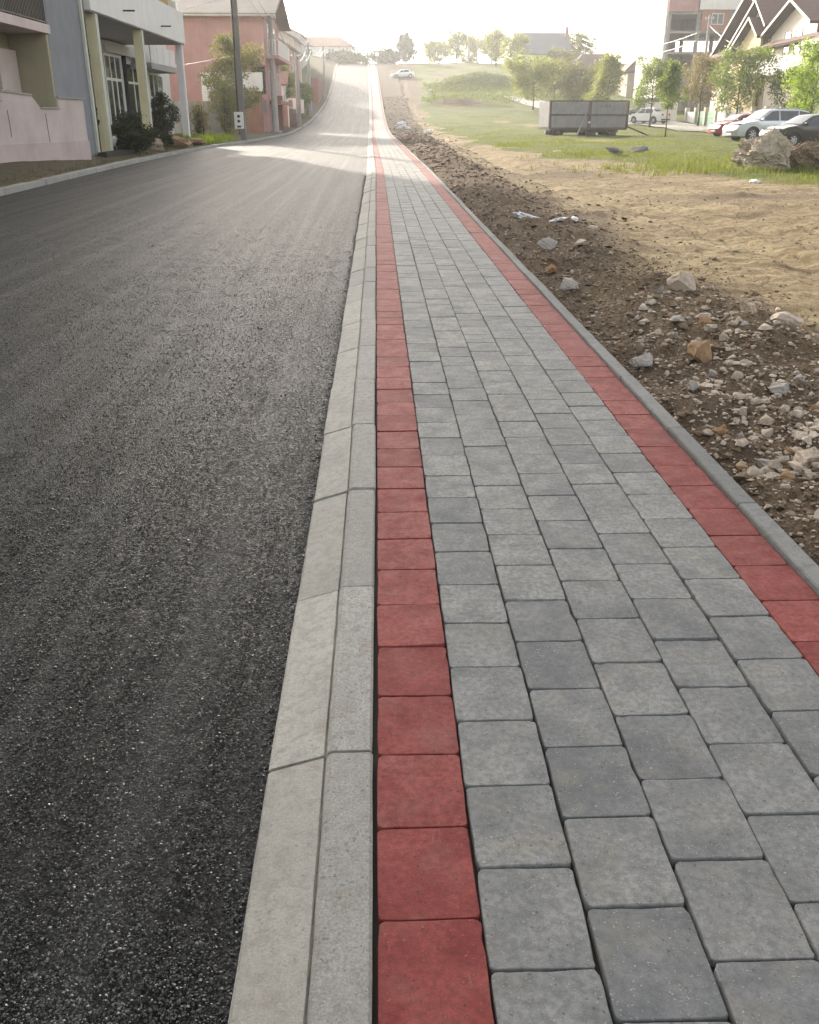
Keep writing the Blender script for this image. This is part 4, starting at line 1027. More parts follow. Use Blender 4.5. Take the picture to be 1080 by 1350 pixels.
simple_house('roadside_house', 'hazy cream house added for shade uphill left of the brick wall', -22, -11.6, 147, 160, 4.0, 11.4, 14.2, plaster('hazy_cream', (.52, .47, .38)), rt2, 'y', wins=[('x+', 149, 150.4, 8.4, 10.1, -11.6), ('x+', 154, 155.4, 8.4, 10.1, -11.6), ('y-', -15.4, -14, 8.4, 10.1, 147)])  # house added to throw shade across the climbing road
simple_house('roadside_house', 'hazy grey house added for shade farther uphill beyond the cream one', -25, -13.2, 183, 195, 7.5, 14.4, 17.2, plaster('hazy_grey', (.42, .42, .42)), rt2, 'y', wins=[('x+', 186, 187.4, 11.4, 13.1, -13.2), ('y-', -17, -15.6, 11.4, 13.1, 183)])  # likewise added, its shadow covers the upper stretch of road
simple_house('garage', 'small white outbuilding with tiled lean-to by the road', -12.5, -8.9, 96.5, 101, .6, 4.1, 5.3, WHITEP, rt2, 'x', wins=[('x+', 97.2, 98.4, 1.8, 3.3, -8.9)], cat='outbuilding')
simple_house('hilltop_house', 'white house with red hipped roof on the crest left of the road', -18.5, -5.3, 228, 240, 11.5, 15.3, 17.6, WHITEP, rt2, 'x', 3.5, wins=[('y-', -10.5, -9.1, 13, 14.8, 228), ('y-', -15.5, -14.1, 13, 14.8, 228), ('x+', 231, 232.4, 13, 14.6, -5.3)])
simple_house('grey_roof_house', 'distant pale house with slate-grey roof behind the trees', 28.2, 38.2, 200, 210, 8.5, 12.3, 16.4, plaster('pale_house', (.62, .62, .60)), rt3, 'x', wins=[('y-', 34.6, 36.0, 9.7, 11.4, 200), ('y-', 30.4, 31.8, 9.7, 11.4, 200)], chim=(38, 203))
simple_house('brown_roof_house', 'low house with dark hipped roof right of the grey-roofed one', 33.4, 42.2, 170, 180, 5.5, 8.3, 11.0, plaster('tan_house', (.45, .38, .30)), rt4, 'x', 3, wins=[('y-', 37, 38.2, 6.4, 7.8, 170)])
simple_house('dark_roof_house', 'small dark hip-roofed house left of the unfinished concrete block', 37.6, 44.5, 150, 157, 3.7, 7.3, 9.0, plaster('tan_house', (.45, .38, .30)), rt4, 'x', 2.6)

# ---- unfinished concrete block
hD = empty('unfinished_block', (0, 0, 0), 0, 'unfinished multi-storey concrete frame with brick panels and open floors', 'building')
CON = plaster('raw_concrete', (.27, .26, .255), .15); BRK = plaster('red_hollow_brick', (.34, .165, .12), .15, scale=5)
zf = [3.4, 6.0, 8.25, 10.55, 12.6, 15.2, 17.8]
for z_ in zf: part('floor_slab', CON, hD, (35.6, 47, 125, 138, z_, z_ + .28))
for xx in (35.7, 39.3, 43.2, 46.5):
    for yy_ in (125.05, 131, 137.4): part('column', CON, hD, (xx, xx + .42, yy_, yy_ + .42, .5, 18))
part('brick_panel', BRK, hD, (39.8, 43.15, 124.85, 125.0, 10.84, 13.1)); window(hD, 'y-', 41.0, 42.5, 11.5, 12.7, 124.85, 2)
part('brick_panel', BRK, hD, (43.7, 46.9, 125.3, 125.5, 10.84, 11.9)); part('brick_panel', BRK, hD, (35.9, 39.2, 125.3, 125.5, 12.9, 15.15)); part('parapet', WHITEP, hD, (39.4, 47.2, 124.7, 124.9, 13.1, 14.6))
part('parapet', plaster('rose_panel', (.40, .22, .21)), hD, (35.6, 39.2, 124.75, 124.98, 12.88, 14.9))
part('back_wall', CON, hD, (35.8, 40.5, 137, 137.3, .5, 10.5)); part('back_wall', CON, hD, (40.6, 47, 137, 137.3, .5, 8.2)); part('side_wall', plaster('sunlit_side', (.6, .58, .52)), hD, (35.58, 35.69, 125.5, 138, 3.4, 17.8))  # side wall coloured pale so the left face looks sunlit
part('inner_wall', CON, hD, (36, 47, 131.5, 131.7, 10.84, 17.7)); part('ground_wall', CON, hD, (36, 46.5, 126, 126.2, .5, 5.9))

# ---- beige house with many gables, facade facing the parallel street (plane x = 35)
hE = empty('gabled_house', (0, 0, 0), 0, 'beige house with brown roofs, several gables and white balcony', 'house')
BEI = plaster('beige_render', (.60, .54, .45), .08); YEL = plaster('yellow_render', (.62, .48, .27), .08); BR_ = mat_rooftile('brown_roof_tile', (.135, .075, .062)); FAS = simple('white_fascia', (.46, .42, .37), .6); SOF2 = simple('dark_timber_soffit', (.07, .05, .042), .8)
part('wall', BEI, hE, (35.2, 46, 78.5, 104.5, -.2, 7.2))
MB().slab([(34.3, 106, 6.7), (34.3, 77.5, 7.1), (41, 77.5, 10.55), (41, 106, 10.55)], -.2).build('roof', BR_, hE)
MB().slab([(48, 77.5, 6.7), (48, 106, 6.7), (41, 106, 10.55), (41, 77.5, 10.55)], -.2).build('roof', BR_, hE)
def gable(Y0_, Y1_, zf0, zf1, za, xf, wallm, wall_x=None, zb=3.0, ya=None, xb=41):
    """cross gable facing -x: feet at Y0_, Y1_ (far, near), apex height za"""
    ya = (Y0_ + Y1_) / 2 if ya is None else ya; wx = xf + .75 if wall_x is None else wall_x
    r1 = MB().slab([(xf, Y0_, zf0), (xf, ya, za), (xb, ya, za), (xb, Y0_, zf0)], -.16).build('gable_roof', BR_, hE)
    r2 = MB().slab([(xf, ya, za), (xf, Y1_, zf1), (xb, Y1_, zf1), (xb, ya, za)], -.16).build('gable_roof', BR_, hE)
    for (p, q), rr in ((((Y0_, zf0), (ya, za)), r1), (((ya, za), (Y1_, zf1)), r2)):
        MB().prism([(xf - .05, p[0], p[1] - .20), (xf - .05, q[0], q[1] - .20), (xf - .05, q[0], q[1] + .03), (xf - .05, p[0], p[1] + .03)], (.045, 0, 0)).build('bargeboard', FAS, rr)
        MB().slab([(xf + .02, p[0], p[1] - .20), (xf + .02, q[0], q[1] - .20), (xb, q[0], q[1] - .20), (xb, p[0], p[1] - .20)], -.02).build('soffit', SOF2, rr)
    MB().prism([(wx, Y0_ - .5, zb), (wx, Y0_ - .5, zf0 - .1), (wx, ya, za - .35), (wx, Y1_ + .5, zf1 - .1), (wx, Y1_ + .5, zb)], (.25, 0, 0)).build('gable_wall', wallm, hE)
gable(90.2, 80.2, 7.85, 8.25, 10.2, 34.2, BEI, 35.0, .2, 84.7)
gable(97.0, 90.3, 7.1, 7.9, 9.55, 33.9, YEL, 34.5, .2, 92.8)
gable(99.8, 89.8, 6.75, 8.7, 11.0, 34.3, YEL, 35.1, .2, 92.9)
gable(105.5, 91.5, 6.9, 9.3, 12.1, 34.9, BEI, 35.9, .2, 96.6)
mb = MB(); mb.box(33.75, 34.98, 79.6, 90.6, 4.55, 4.75); bl_ = mb.build('balcony', FAS, hE)
part('parapet', WHITEP, bl_, (33.75, 33.85, 79.6, 90.6, 4.752, 5.85)); part('rail_cap', FAS, bl_, (33.70, 33.90, 79.55, 90.65, 5.852, 5.93)); part('parapet', WHITEP, bl_, (33.86, 35.0, 90.5, 90.6, 4.752, 5.85))
dkf = simple('brown_window_frame', (.06, .045, .035), .5)
for yq in (83.2, 85.4): window(hE, 'x-', yq, yq + 1.3, 5.9, 7.9, 35.0, 1, frame=dkf)
window(hE, 'x-', 88.6, 90.0, 4.9, 6.9, 35.0, 1, frame=dkf)
part('downpipe', dkf, hE, (34.9, 35.0, 90.3, 90.42, 3, 7.6)); part('downpipe', dkf, hE, (34.85, 34.98, 80.2, 80.32, 3, 8))
part('garage_shade_panel', M['black'], hE, (35.1, 35.19, 79.2, 84, .1, 3.0)); part('garage_shade_panel', M['black'], hE, (35.1, 35.19, 86, 90, .1, 3.0))  # black sheets on the facade stand in for shaded garage openings
part('chimney', plaster('chimney_grey', (.4, .38, .36)), hE, (41.6, 42.3, 85.6, 86.3, 9.5, 11.9))
# low neighbouring roof at the right edge
hF = empty('neighbour_house', (0, 0, 0), 0, 'corner of a beige house with brown eave at the right edge', 'house')
part('wall', BEI, hF, (33.6, 44, 64, 76.2, -.2, 6.6)); MB().slab([(32.6, 77.2, 6.5), (32.6, 63, 6.5), (39, 63, 9.4), (39, 77.2, 9.4)], -.2).build('roof', BR_, hF); part('fascia', FAS, hF, (32.5, 32.59, 63, 77.2, 6.25, 6.6)); window(hF, 'x-', 73, 74.2, 4.2, 5.9, 33.6, 1, frame=dkf)

# ---- yard wall and green gates on the parallel street
fn = empty('yard_wall', (0, 0, 0), 0, 'pale yard wall with pillars in front of the gabled house', 'wall')
for k in range(9): part('pillar', BEI, fn, (33.0, 33.4, 80.5 + 3.1 * k, 80.95 + 3.1 * k, -.1, 2.1))
for k in range(8):
    if k not in (5, 6): part('panel', WHITEP, fn, (33.12, 33.28, 80.97 + 3.1 * k, 83.58 + 3.1 * k, -.1, 1.7))
GRN = simple('green_gate_paint', (.13, .30, .19), .55)
for k in (5, 6):
    g_ = empty('green_gate', (0, 0, 0), 0, ('nearer' if k == 5 else 'farther') + ' pale green sheet metal gate between yard wall pillars', 'gate', 'green yard gates')
    for q in range(4): part('sheet', GRN, g_, (33.16, 33.22, 81.0 + 3.1 * k + .64 * q, 81.62 + 3.1 * k + .64 * q, .05, 1.75))
    part('frame', M['metal'], g_, (33.13, 33.158, 81.0 + 3.1 * k, 83.56 + 3.1 * k, 1.2, 1.28), (33.13, 33.158, 81.0 + 3.1 * k, 83.56 + 3.1 * k, .4, .48))
gw2 = part('end_wall', WHITEP, None, (29.0, 33.0, 108.5, 108.8, .4, 2.7)); tag(gw2, 'short white wall closing the side street behind the white hatchback', 'wall')
# ---- the side street: pale surface
ss = []
sy = list(np.arange(44, 150, 2.0))
cx = lambda y: np.interp(y, [44, 60, 75, 95, 108, 120, 135, 150], [31.5, 31.0, 30.2, 29.2, 28.0, 25.5, 23, 20.5]); wd = lambda y: np.interp(y, [44, 100, 120, 150], [3.0, 3.3, 2.6, 2.0])
for y_ in sy:
    for e in (-1, 0, 1):
        x_ = cx(y_) + e * wd(y_); ss.append((x_, y_, max(gz(x_, y_), hill(y_)) + .10))
ix = np.arange(len(ss)).reshape(-1, 3); F = np.stack([ix[:-1, :-1], ix[:-1, 1:], ix[1:, 1:], ix[1:, :-1]], -1).reshape(-1, 4)
tag(link('side_street', np_mesh('side_street', np.array(ss), F, True), mat_concrete('pale_gravel', (.44, .42, .38), pits=.1)), kind='structure')

# ================================================================== CARS
def car(name, label, x, y, heading, paint, L=4.4, W=1.78, Hh=1.5, kind='hatch', group=None, pitch=0, z=None, wheel_r=.32, silver_wheels=True):
    """local +x is the nose; lofted body with real wheel arches, glass, wheels, lamps, mirrors"""
    z = gz(x, y) if z is None else z
    root = empty(name, (x, y, z), 0, label, 'car', group); root.rotation_euler = (0, -pitch, heading)
    hl = L / 2; wr = wheel_r; xf, xr = hl - L * .195, -hl + L * .20; ar = wr * 1.17; sill = wr * .72
    if kind == 'suv':
        top = [(-hl, .80), (-hl + .10, 1.02), (-hl + .42, Hh * .93), (-hl + .95, Hh * .985), (-.1, Hh), (.35, Hh * .975), (1.15, 1.10), (1.35, 1.06), (hl - .45, .96), (hl - .12, .84), (hl, .66)]
        belt = 1.05; cab = (-hl + .12, 1.22)
    elif kind == 'sedan':
        top = [(-hl, .78), (-hl + .08, .98), (-hl + .65, 1.02), (-hl + 1.25, Hh * .96), (-.35, Hh), (.25, Hh * .985), (1.05, .97), (hl - .5, .86), (hl - .12, .74), (hl, .56)]
        belt = .93; cab = (-hl + .68, 1.08)
    else:
        top = [(-hl, .72), (-hl + .08, 1.0), (-hl + .42, Hh * .93), (-hl + .9, Hh), (-.1, Hh), (.25, Hh * .97), (1.0, .99), (hl - .55, .90), (hl - .14, .76), (hl, .56)]
        belt = .94; cab = (-hl + .12, 1.06)
    tx = [p[0] for p in top]; tz = [p[1] for p in top]
    xs = sorted(set([round(v, 3) for v in np.linspace(-hl, hl, 37)] + [round(c + ar * math.cos(R(a)), 3) for c in (xf, xr) for a in range(0, 181, 18)] + [round(v, 3) for v in tx]))
    xs = [v for i, v in enumerate(xs) if i == 0 or v - xs[i - 1] > .012]
    ztop = lambda v: float(np.interp(v, tx, tz))
    def zlow(v):
        q = sill if abs(v) < hl - .25 else sill * 1.05
        for c in (xf, xr):
            if abs(v - c) < ar: q = max(q, wr + math.sqrt(ar * ar - (v - c) ** 2))
        return q
    def half(v, zz):
        e = abs(v) / hl; plan = W / 2 * (1 - .13 * max(0, (e - .55) / .45) ** 2 * (1.25 if v > 0 else .9))
        if zz > belt: plan *= 1 - .26 * (zz - belt) / max(.2, Hh - belt) * (.85 if kind == 'suv' else 1)
        elif zz < .45: plan *= .975
        return plan
    rows = 9; V = []; F = []
    for v in xs:
        zl, zt = zlow(v), ztop(v); zb = min(belt, zt - .03)
        zl = min(zl, zb - .03)
        lv = [zl, zl + (zb - zl) * .33, zl + (zb - zl) * .7, zb, zb + (zt - zb) * .5, zb + (zt - zb) * .88]
        sec = [(half(v, q), q) for q in lv]
        crown = .02
        sec.append((sec[-1][0] * .86, zt - .004)); sec.append((sec[-1][0] * .5, zt + crown * .7)); sec.append((0, zt + crown))
        V += [(v, a_, b_) for a_, b_ in sec] + [(v, -a_, b_) for a_, b_ in reversed(sec[:-1])]
    n = 17
    for i in range(len(xs) - 1): F += [(i * n + k, i * n + k + 1, (i + 1) * n + k + 1, (i + 1) * n + k) for k in range(n - 1)]
    F += [tuple(range(n)), tuple(range(len(V) - 1, len(V) - n - 1, -1))]
    mb = MB(); mb.add(V, F, True); body = mb.build('body', paint, root)
    mb = MB(); mb.box(-hl + .12, hl - .14, -W / 2 + .22, W / 2 - .22, .2, belt - .12); mb.build('underbody', M['black'], root)
    # glass: offset skin over the cabin
    c0, c1 = cab
    def skin(nm, x0, x1, zfun0, zfun1, sgn):
        q = MB(); vs = []; m = 8
        for k in range(m + 1):
            v = x0 + (x1 - x0) * k / m; zt = ztop(v); za_, zb_ = zfun0(v), min(zfun1(v), zt - .075)
            for zz in (za_, (za_ + zb_) / 2, zb_): vs.append((v, sgn * (half(v, max(zz, za_)) + .012), max(zz, za_)))
        q.add(vs, [(k * 3 + j, k * 3 + j + 1, k * 3 + j + 4, k * 3 + j + 3) for k in range(m) for j in range(2)], True); return q.build(nm, M['glass'], root)
    for sgn in (1, -1):
        xa = c0 + (.30 if kind != 'sedan' else .38); xb = c1 - .10; xm = (xa + xb) / 2 - .05
        cuts = [xa, xm - .03, xm + .03, xb] if kind != 'suv' else [xa, xa + .62, xa + .70, xm + .33, xm + .40, xb]
        for k in range(0, len(cuts), 2): skin('side_window', cuts[k], cuts[k + 1], lambda v: belt + .03, lambda v: Hh - .10, sgn)
    def across(nm, pts, wid, mat=None):
        q = MB(); vs = []; m = 6
        for (px, pz) in pts:
            for k in range(m + 1):
                t = -1 + 2 * k / m; vs.append((px, t * wid(px, pz), pz - .02 * t * t + .028))
        q.add(vs, [(i * (m + 1) + k, i * (m + 1) + k + 1, (i + 1) * (m + 1) + k + 1, (i + 1) * (m + 1) + k) for i in range(len(pts) - 1) for k in range(m)], True); return q.build(nm, mat or M['glass'], root)
    fx0 = .33 if kind == 'suv' else .25; fx1 = 1.12 if kind == 'suv' else 1.0
    across('windscreen', [(fx0 + (fx1 - fx0) * t + .02, ztop(fx0 + (fx1 - fx0) * t)) for t in (.08, .35, .65, .95)], lambda a_, b_: half(a_, b_) * .88)
    if kind == 'sedan': r0_, r1_ = -hl + .72, -hl + 1.22
    else: r0_, r1_ = -hl + .10, -hl + .34
    across('rear_window', [(r0_ + (r1_ - r0_) * t - .015, ztop(r0_ + (r1_ - r0_) * t)) for t in (.12, .5, .9)], lambda a_, b_: half(a_, b_) * .84)
    # wheels
    tw = .21
    for cxw in (xf, xr):
        for sgn in (1, -1):
            yc = sgn * (W / 2 - tw / 2 - .015); q = MB(); prof = [(wr * .62, -tw / 2), (wr * .94, -tw / 2), (wr, -tw * .3), (wr, tw * .3), (wr * .94, tw / 2), (wr * .62, tw / 2)]; N = 24
            vs = [(rr * math.cos(2 * math.pi * k / N), pz, rr * math.sin(2 * math.pi * k / N)) for k in range(N) for rr, pz in prof]
            q.add(vs, [(k * 6 + j, k * 6 + j + 1, ((k + 1) % N) * 6 + j + 1, ((k + 1) % N) * 6 + j) for k in range(N) for j in range(5)], True)
            ty = q.build('wheel', M['black'], root, (cxw, yc, wr))
            rm = MB(); o_ = sgn * tw * .36
            for k in range(7):
                a_ = 2 * math.pi * k / 7; rm.bar((0, o_, 0), (wr * .64 * math.cos(a_), o_, wr * .64 * math.sin(a_)), .05, .03, (0, 1, 0))
            rm.tube([(0, o_ - .02, 0), (0, o_ + .02, 0)], wr * .16, 10)
            N = 20; vs = [(rr * math.cos(2 * math.pi * k / N), yy_, rr * math.sin(2 * math.pi * k / N)) for k in range(N) for rr, yy_ in ((wr * .66, o_ - .03), (wr * .60, o_ + sgn * .012), (wr * .56, o_ - .03))]
            rm.add(vs, [(k * 3 + j, k * 3 + j + 1, ((k + 1) % N) * 3 + j + 1, ((k + 1) % N) * 3 + j) for k in range(N) for j in range(2)], True)
            rm.build('rim', M['alloy'], ty); dk = MB(); dk.tube([(0, o_ - sgn * .06, 0), (0, o_ - sgn * .05, 0)], wr * .62, 16); dk.build('brake_disc', M['black'], ty)
    # lamps, plate, grille, mirrors, bumper
    for sgn in (1, -1):
        q = MB(); hz = ztop(hl - .2) - .16
        q.add([(hl - .02 - .07, sgn * half(hl - .1, hz) * .52, hz - .10), (hl - .30, sgn * (half(hl - .3, hz) + .012), hz - .05), (hl - .42, sgn * (half(hl - .42, hz) + .010), hz + .08), (hl - .10, sgn * half(hl - .1, hz) * .55, hz + .075)], [(0, 1, 2, 3)])
        q.add([(hl + .012, sgn * half(hl, hz) * .52, hz - .10), (hl - .05, sgn * (half(hl - .05, hz) * .93), hz - .09), (hl - .10, sgn * half(hl - .1, hz) * .9, hz + .06), (hl - .05, sgn * half(hl - .05, hz) * .5, hz + .06)], [(0, 1, 2, 3)])
        q.build('headlight', M['lamp'], root)
        q = MB(); tz_ = .84 if kind != 'suv' else .98
        q.box(-hl - .015, -hl + .05, sgn * W * .30 - .13, sgn * W * .30 + .13, tz_ - .10, tz_ + .07); q.build('tail_light', M['tail'], root)
        q = MB(); q.box(c1 - .32, c1 - .20, sgn * (W / 2 + .02) - .08, sgn * (W / 2 + .02) + .10 * 1, belt + .02, belt + .15); q.build('mirror', paint, root, bevel=.03)
    part('grille', M['black'], root, (hl - .03, hl + .014, -.34, .34, .42, .54)); part('number_plate', M['white'], root, (-hl - .03, -hl - .012, -.26, .26, .60, .71), ); part('number_plate', M['white'], root, (hl + .016, hl + .03, -.26, .26, .34, .44))
    for sgn in (1, -1): part('sill_trim', M['black'], root, (xr + ar, xf - ar, sgn * W / 2 - .03 * sgn - .02, sgn * W / 2 - .03 * sgn + .02, sill - .07, sill + .03))
    part('rear_bumper', M['black'], root, (-hl - .012, -hl + .08, -W * .40, W * .40, .30, .42))
    if kind == 'suv':
        for sgn in (1, -1):
            q = MB(); q.tube([(-1.4, sgn * .58, Hh - .01), (-1.3, sgn * .58, Hh + .055), (.2, sgn * .58, Hh + .055), (.3, sgn * .58, Hh - .02)], .018, 6); q.build('roof_rail', M['metal'], root)
    return root
def carpaint(nm, c, metal=0.0, rough=.25):
    b = NB(nm); f = b.noise(b.co(), 3, 4); b.b.inputs['Coat Weight'].default_value = .6; b.b.inputs['Coat Roughness'].default_value = .06
    return b.done(b.mix(f, C(c, .9), C(c, 1.05)), rough, metal)
M['alloy'] = simple('alloy_wheel', (.55, .55, .55), .3, .8); M['lamp'] = NB('headlight_glass').done((.65, .67, .68), .1, .3); M['tail'] = NB('tail_lamp_red').done((.35, .02, .02), .2)
SILV = carpaint('silver_paint', (.55, .58, .62), .55, .3)
car('parked_car', 'silver estate SUV with roof rails parked on the grass', 22.35, 55.9, math.pi + .16, SILV, 4.75, 1.9, 1.68, 'suv', 'cars parked on the right', wheel_r=.37)
car('parked_car', 'red hatchback with pale nose parked behind the silver SUV', 24.3, 65.5, math.pi + .22, carpaint('red_paint', (.33, .035, .03)), 4.0, 1.66, 1.42, 'hatch', 'cars parked on the right')
car('parked_car', 'black car parked at the right edge behind the boulder', 20.6, 46.6, math.pi + .2, carpaint('black_paint', (.012, .012, .014)), 4.3, 1.75, 1.44, 'hatch', 'cars parked on the right')
car('parked_car', 'white hatchback with its tail towards the viewer on the side street', 27.9, 101, math.pi - .95, carpaint('white_paint', (.75, .75, .75)), 4.2, 1.75, 1.48, 'sedan', z=max(gz(27.9, 101), hill(101)) + .12)
car('parked_car', 'pale car parked nose down on the dirt below the crest', 5.0, 186, math.pi + .12, SILV, 4.3, 1.75, 1.45, 'sedan', pitch=-.06)
car('parked_car', 'grey car half hidden behind the white hatchback', 30.6, 112, math.pi - .9, carpaint('grey_paint', (.2, .2, .2), .3), 4.2, 1.75, 1.45, 'hatch', z=hill(112) + .15)

# ================================================================== TIPPED TRAILER BODY
TP = plaster('grey_trailer_paint', (.235, .235, .235), .2, .7, 2.5, .2, .45)
tr = empty('tipper_trailer', (14.95, 71.5, gz(15.3, 71.5) - .22), .20, 'old grey drop-side trailer body with rusty frame standing in the grass', 'trailer')
tw_, td = 5.9, 2.2
part('bed', 'rust', tr, (-tw_ / 2, tw_ / 2, -td / 2 + .1, td / 2, .58, .74))
for sx in (-1, 1):
    x0_, x1_ = (-tw_ / 2 + .12, -.13) if sx < 0 else (.13, tw_ / 2 - .12)
    part('lower_side_panel', TP, tr, (x0_, x1_, -td / 2 + .02, -td / 2 + .08, .76, 1.50)); part('upper_side_panel', TP, tr, (x0_, x1_, -td / 2 + .03, -td / 2 + .08, 1.66, 2.40))
    for k in range(1, 3): part('panel_rib', TP, tr, (x0_ + (x1_ - x0_) * k / 3 - .03, x0_ + (x1_ - x0_) * k / 3 + .03, -td / 2 - .005, -td / 2 + .029, 1.66, 2.40))
    for k in range(3): part('hinge', 'rust', tr, (x0_ + .35 + k * 1.0, x0_ + .45 + k * 1.0, -td / 2 - .03, -td / 2 + .01, 1.50, 1.68))
    part('end_panel', TP, tr, (sx * tw_ / 2 - .04, sx * tw_ / 2 + .04, -td / 2 + .1, td / 2, .76, 2.42))
    part('corner_post', 'rust', tr, (sx * tw_ / 2 - .10, sx * tw_ / 2 + .06, -td / 2 - .02, -td / 2 + .098, .70, 2.52)); part('rear_side_panel', TP, tr, (x0_, x1_, td / 2 - .08, td / 2 - .02, .76, 2.40))
part('middle_post', 'rust', tr, (-.12, .12, -td / 2 - .03, -td / 2 + .099, .70, 2.46)); part('top_rail', 'rust', tr, (-tw_ / 2 - .05, tw_ / 2 + .05, -td / 2 - .01, -td / 2 + .09, 2.42, 2.52)); part('middle_rail', 'rust', tr, (-tw_ / 2 + .05, tw_ / 2 - .05, -td / 2 - .022, -td / 2 + .085, 1.51, 1.64)); part('bottom_rail', 'rust', tr, (-tw_ / 2, tw_ / 2, -td / 2, -td / 2 + .098, .60, .75))
part('latch', 'white', tr, (-.07, .07, -td / 2 - .06, -td / 2 - .032, 1.02, 1.16))
for xw in (-2.2, .3, 1.9):
    for yw in (-.75, .75):
        q = MB(); q.tube([(xw, yw - .13, .33), (xw, yw + .13, .33)], .36, 18); w_ = q.build('wheel', M['black'], tr); q = MB(); q.tube([(xw, yw - .14, .33), (xw, yw + .14, .33)], .18, 12); q.build('rim', M['rust'], w_)
part('axle_beam', 'rust', tr, (-2.6, 2.6, -.4, .4, .40, .575))
# faded stencil marks on the upper right panel
for k, (x_, w2) in enumerate(((.62, .05), (.76, .05), (.88, .09), (1.04, .05), (1.16, .10), (1.34, .05), (1.47, .12))): part('stencil_mark', simple('faded_paint_mark', (.12, .12, .12), .8), tr, (x_, x_ + w2, -td / 2 + .024, -td / 2 + .0285, 2.06, 2.24))
mb = MB(); mb.tube([(-.30, -1.15, 1.62), (-1.75, -3.0, .12)], .05, 8); mb.tube([(-1.95, -3.1, .08), (-1.4, -2.95, .08)], .06, 6); mb.build('prop_pole', M['metal'], tr)
mb = MB(); mb.tube([(2.9, -.4, .95), (4.9, -.9, .15)], .055, 6); mb.build('drawbar', M['black'], tr)

# ================================================================== POLES AND CABLES
def square_pole():
    o = empty('utility_pole', (-7.83, 58.6, gz(-7.83, 58.6)), 0, 'tall square concrete pole with meter box at the edge of sunlight', 'pole')
    mb = MB(); mb.add([(sx * w_ / 2, sy * w_ / 2, zz) for zz, w_ in ((-.2, .34), (10.5, .21)) for sx, sy in ((-1, -1), (1, -1), (1, 1), (-1, 1))], [(0, 1, 5, 4), (1, 2, 6, 5), (2, 3, 7, 6), (3, 0, 4, 7), (4, 5, 6, 7)]); mb.build('shaft', mat_concrete('dark_pole', (.19, .18, .17), pits=.2), o)
    mb = MB(); mb.tube([(-.22, -.1, 1.6), (-.15, -.08, 10.3)], .06, 6); mb.build('cable_duct', M['black'], o)
    mb = MB(); mb.box(-.42, .10, -.42, -.215, .95, 1.85); b = mb.build('meter_box', M['white'], o, bevel=.02)
    for k, zz in enumerate((1.62, 1.36)):
        q = MB(); q.tube([(-.16, -.425, zz), (-.16, -.45, zz)], .085, 14); q.build('meter_dial', M['black'], b)
    part('meter_plate', M['black'], b, (-.27, -.05, -.435, -.422, 1.02, 1.12))
    return o
square_pole()
def round_pole(label, x, y, H, r0, r1, arms=(), group='round concrete poles up the left side', boxes=False):
    z = gz(x, y) - .1; o = empty('utility_pole', (x, y, z), 0, label, 'pole', group)
    mb = MB(); mb.tube([(0, 0, 0), (0, 0, .25), (0, 0, .26), (0, 0, H)], [r0 * 1.7, r0 * 1.6, r0, r1], 12); mb.build('shaft', M['polecon'], o)
    for zz in arms:
        q = MB(); q.bar((-.5, 0, zz), (.5, 0, zz), .07, .07); ar_ = q.build('cross_arm', M['metal'], o)
        for xx in (-.42, -.15, .15, .42):
            q = MB(); q.tube([(xx, 0, zz + .04), (xx, 0, zz + .11), (xx, 0, zz + .13), (xx, 0, zz + .19)], [.02, .05, .03, .045], 8); q.build('insulator', M['white'], ar_)
    if boxes:
        for sx in (-1, 1): part('meter_box', 'white', o, (sx * .38 - .15, sx * .38 + .15, -.2, .05, 1.3, 2.5))
    return o
round_pole('thick round concrete pole with insulators in front of the pink house', -8.0, 79.2, 8.7, .27, .17, (8.1,))
round_pole('round concrete pole carrying two white meter boxes by the yard gate', -7.45, 96.5, 6.6, .24, .15, (6.2,), boxes=True)
round_pole('hazy round pole by the verge above the third one', -7.6, 116, 7.2, .22, .13, (6.8,))
round_pole('slim hazy pole just behind the one above the verge', -8.2, 125, 7.6, .2, .12, (7.3,))
round_pole('farther hazy pole beside the red brick wall', -7.4, 146, 7.0, .2, .12, (6.7,))
round_pole('street pole with small white sign on the crest beside the pavement', .35, 219, 7.4, .16, .1, (7.1,), group=None)
sg = part('road_sign', M['white'], None, (-.05, .75, 218.6, 218.64, gz(.3, 219) + 1.6, gz(.3, 219) + 2.3)); tag(sg, 'small white sign board fixed to the crest pole', 'sign')
round_pole('thin skyline pole left of the crest pole', -4.6, 230, 7.0, .17, .12, (), 'thin poles on the skyline'); round_pole('taller of two thin poles on the skyline above the field', 21.0, 230, 11.5, .2, .14, (), 'thin poles on the skyline'); round_pole('shorter of two thin poles on the skyline above the field', 22.6, 226, 8.0, .17, .12, (), 'thin poles on the skyline')
round_pole('concrete pole in front of the unfinished block', 35.6, 109, 10.5, .2, .13, (10.1,), None)
def cable(label, a, b, sag, r=.02, group=None, mat='cable'):
    a, b = Vector(a), Vector(b); mb = MB(); mb.tube([a + (b - a) * t - Vector((0, 0, sag * 4 * t * (1 - t))) for t in np.linspace(0, 1, 14)], r, 5)
    return tag(mb.build('overhead_cable', M[mat]), label, 'cable', group)
M['cable'] = simple('cable_sheath', (.16, .16, .16), .35)
p1, p2, p3, p4, p5 = (-7.83, 58.6, 9.9), (-8.0, 79.2, 8.2), (-7.45, 96.5, 6.5), (-7.6, 116, 8.0), (-7.4, 146, 10.0)
for k, (aa, bb, nm) in enumerate(((p1, p2, 'between the square pole and thick round pole'), (p2, p3, 'from thick round pole to the meter-box pole'), (p3, p4, 'from the meter-box pole up the verge'), (p4, p5, 'between the two farthest roadside poles'))):
    for dx in (-.3, .3): cable(('left' if dx < 0 else 'right') + ' overhead cable ' + nm, (aa[0] + dx, aa[1], aa[2]), (bb[0] + dx, bb[1], bb[2]), .7, .03, 'overhead cables on the left')
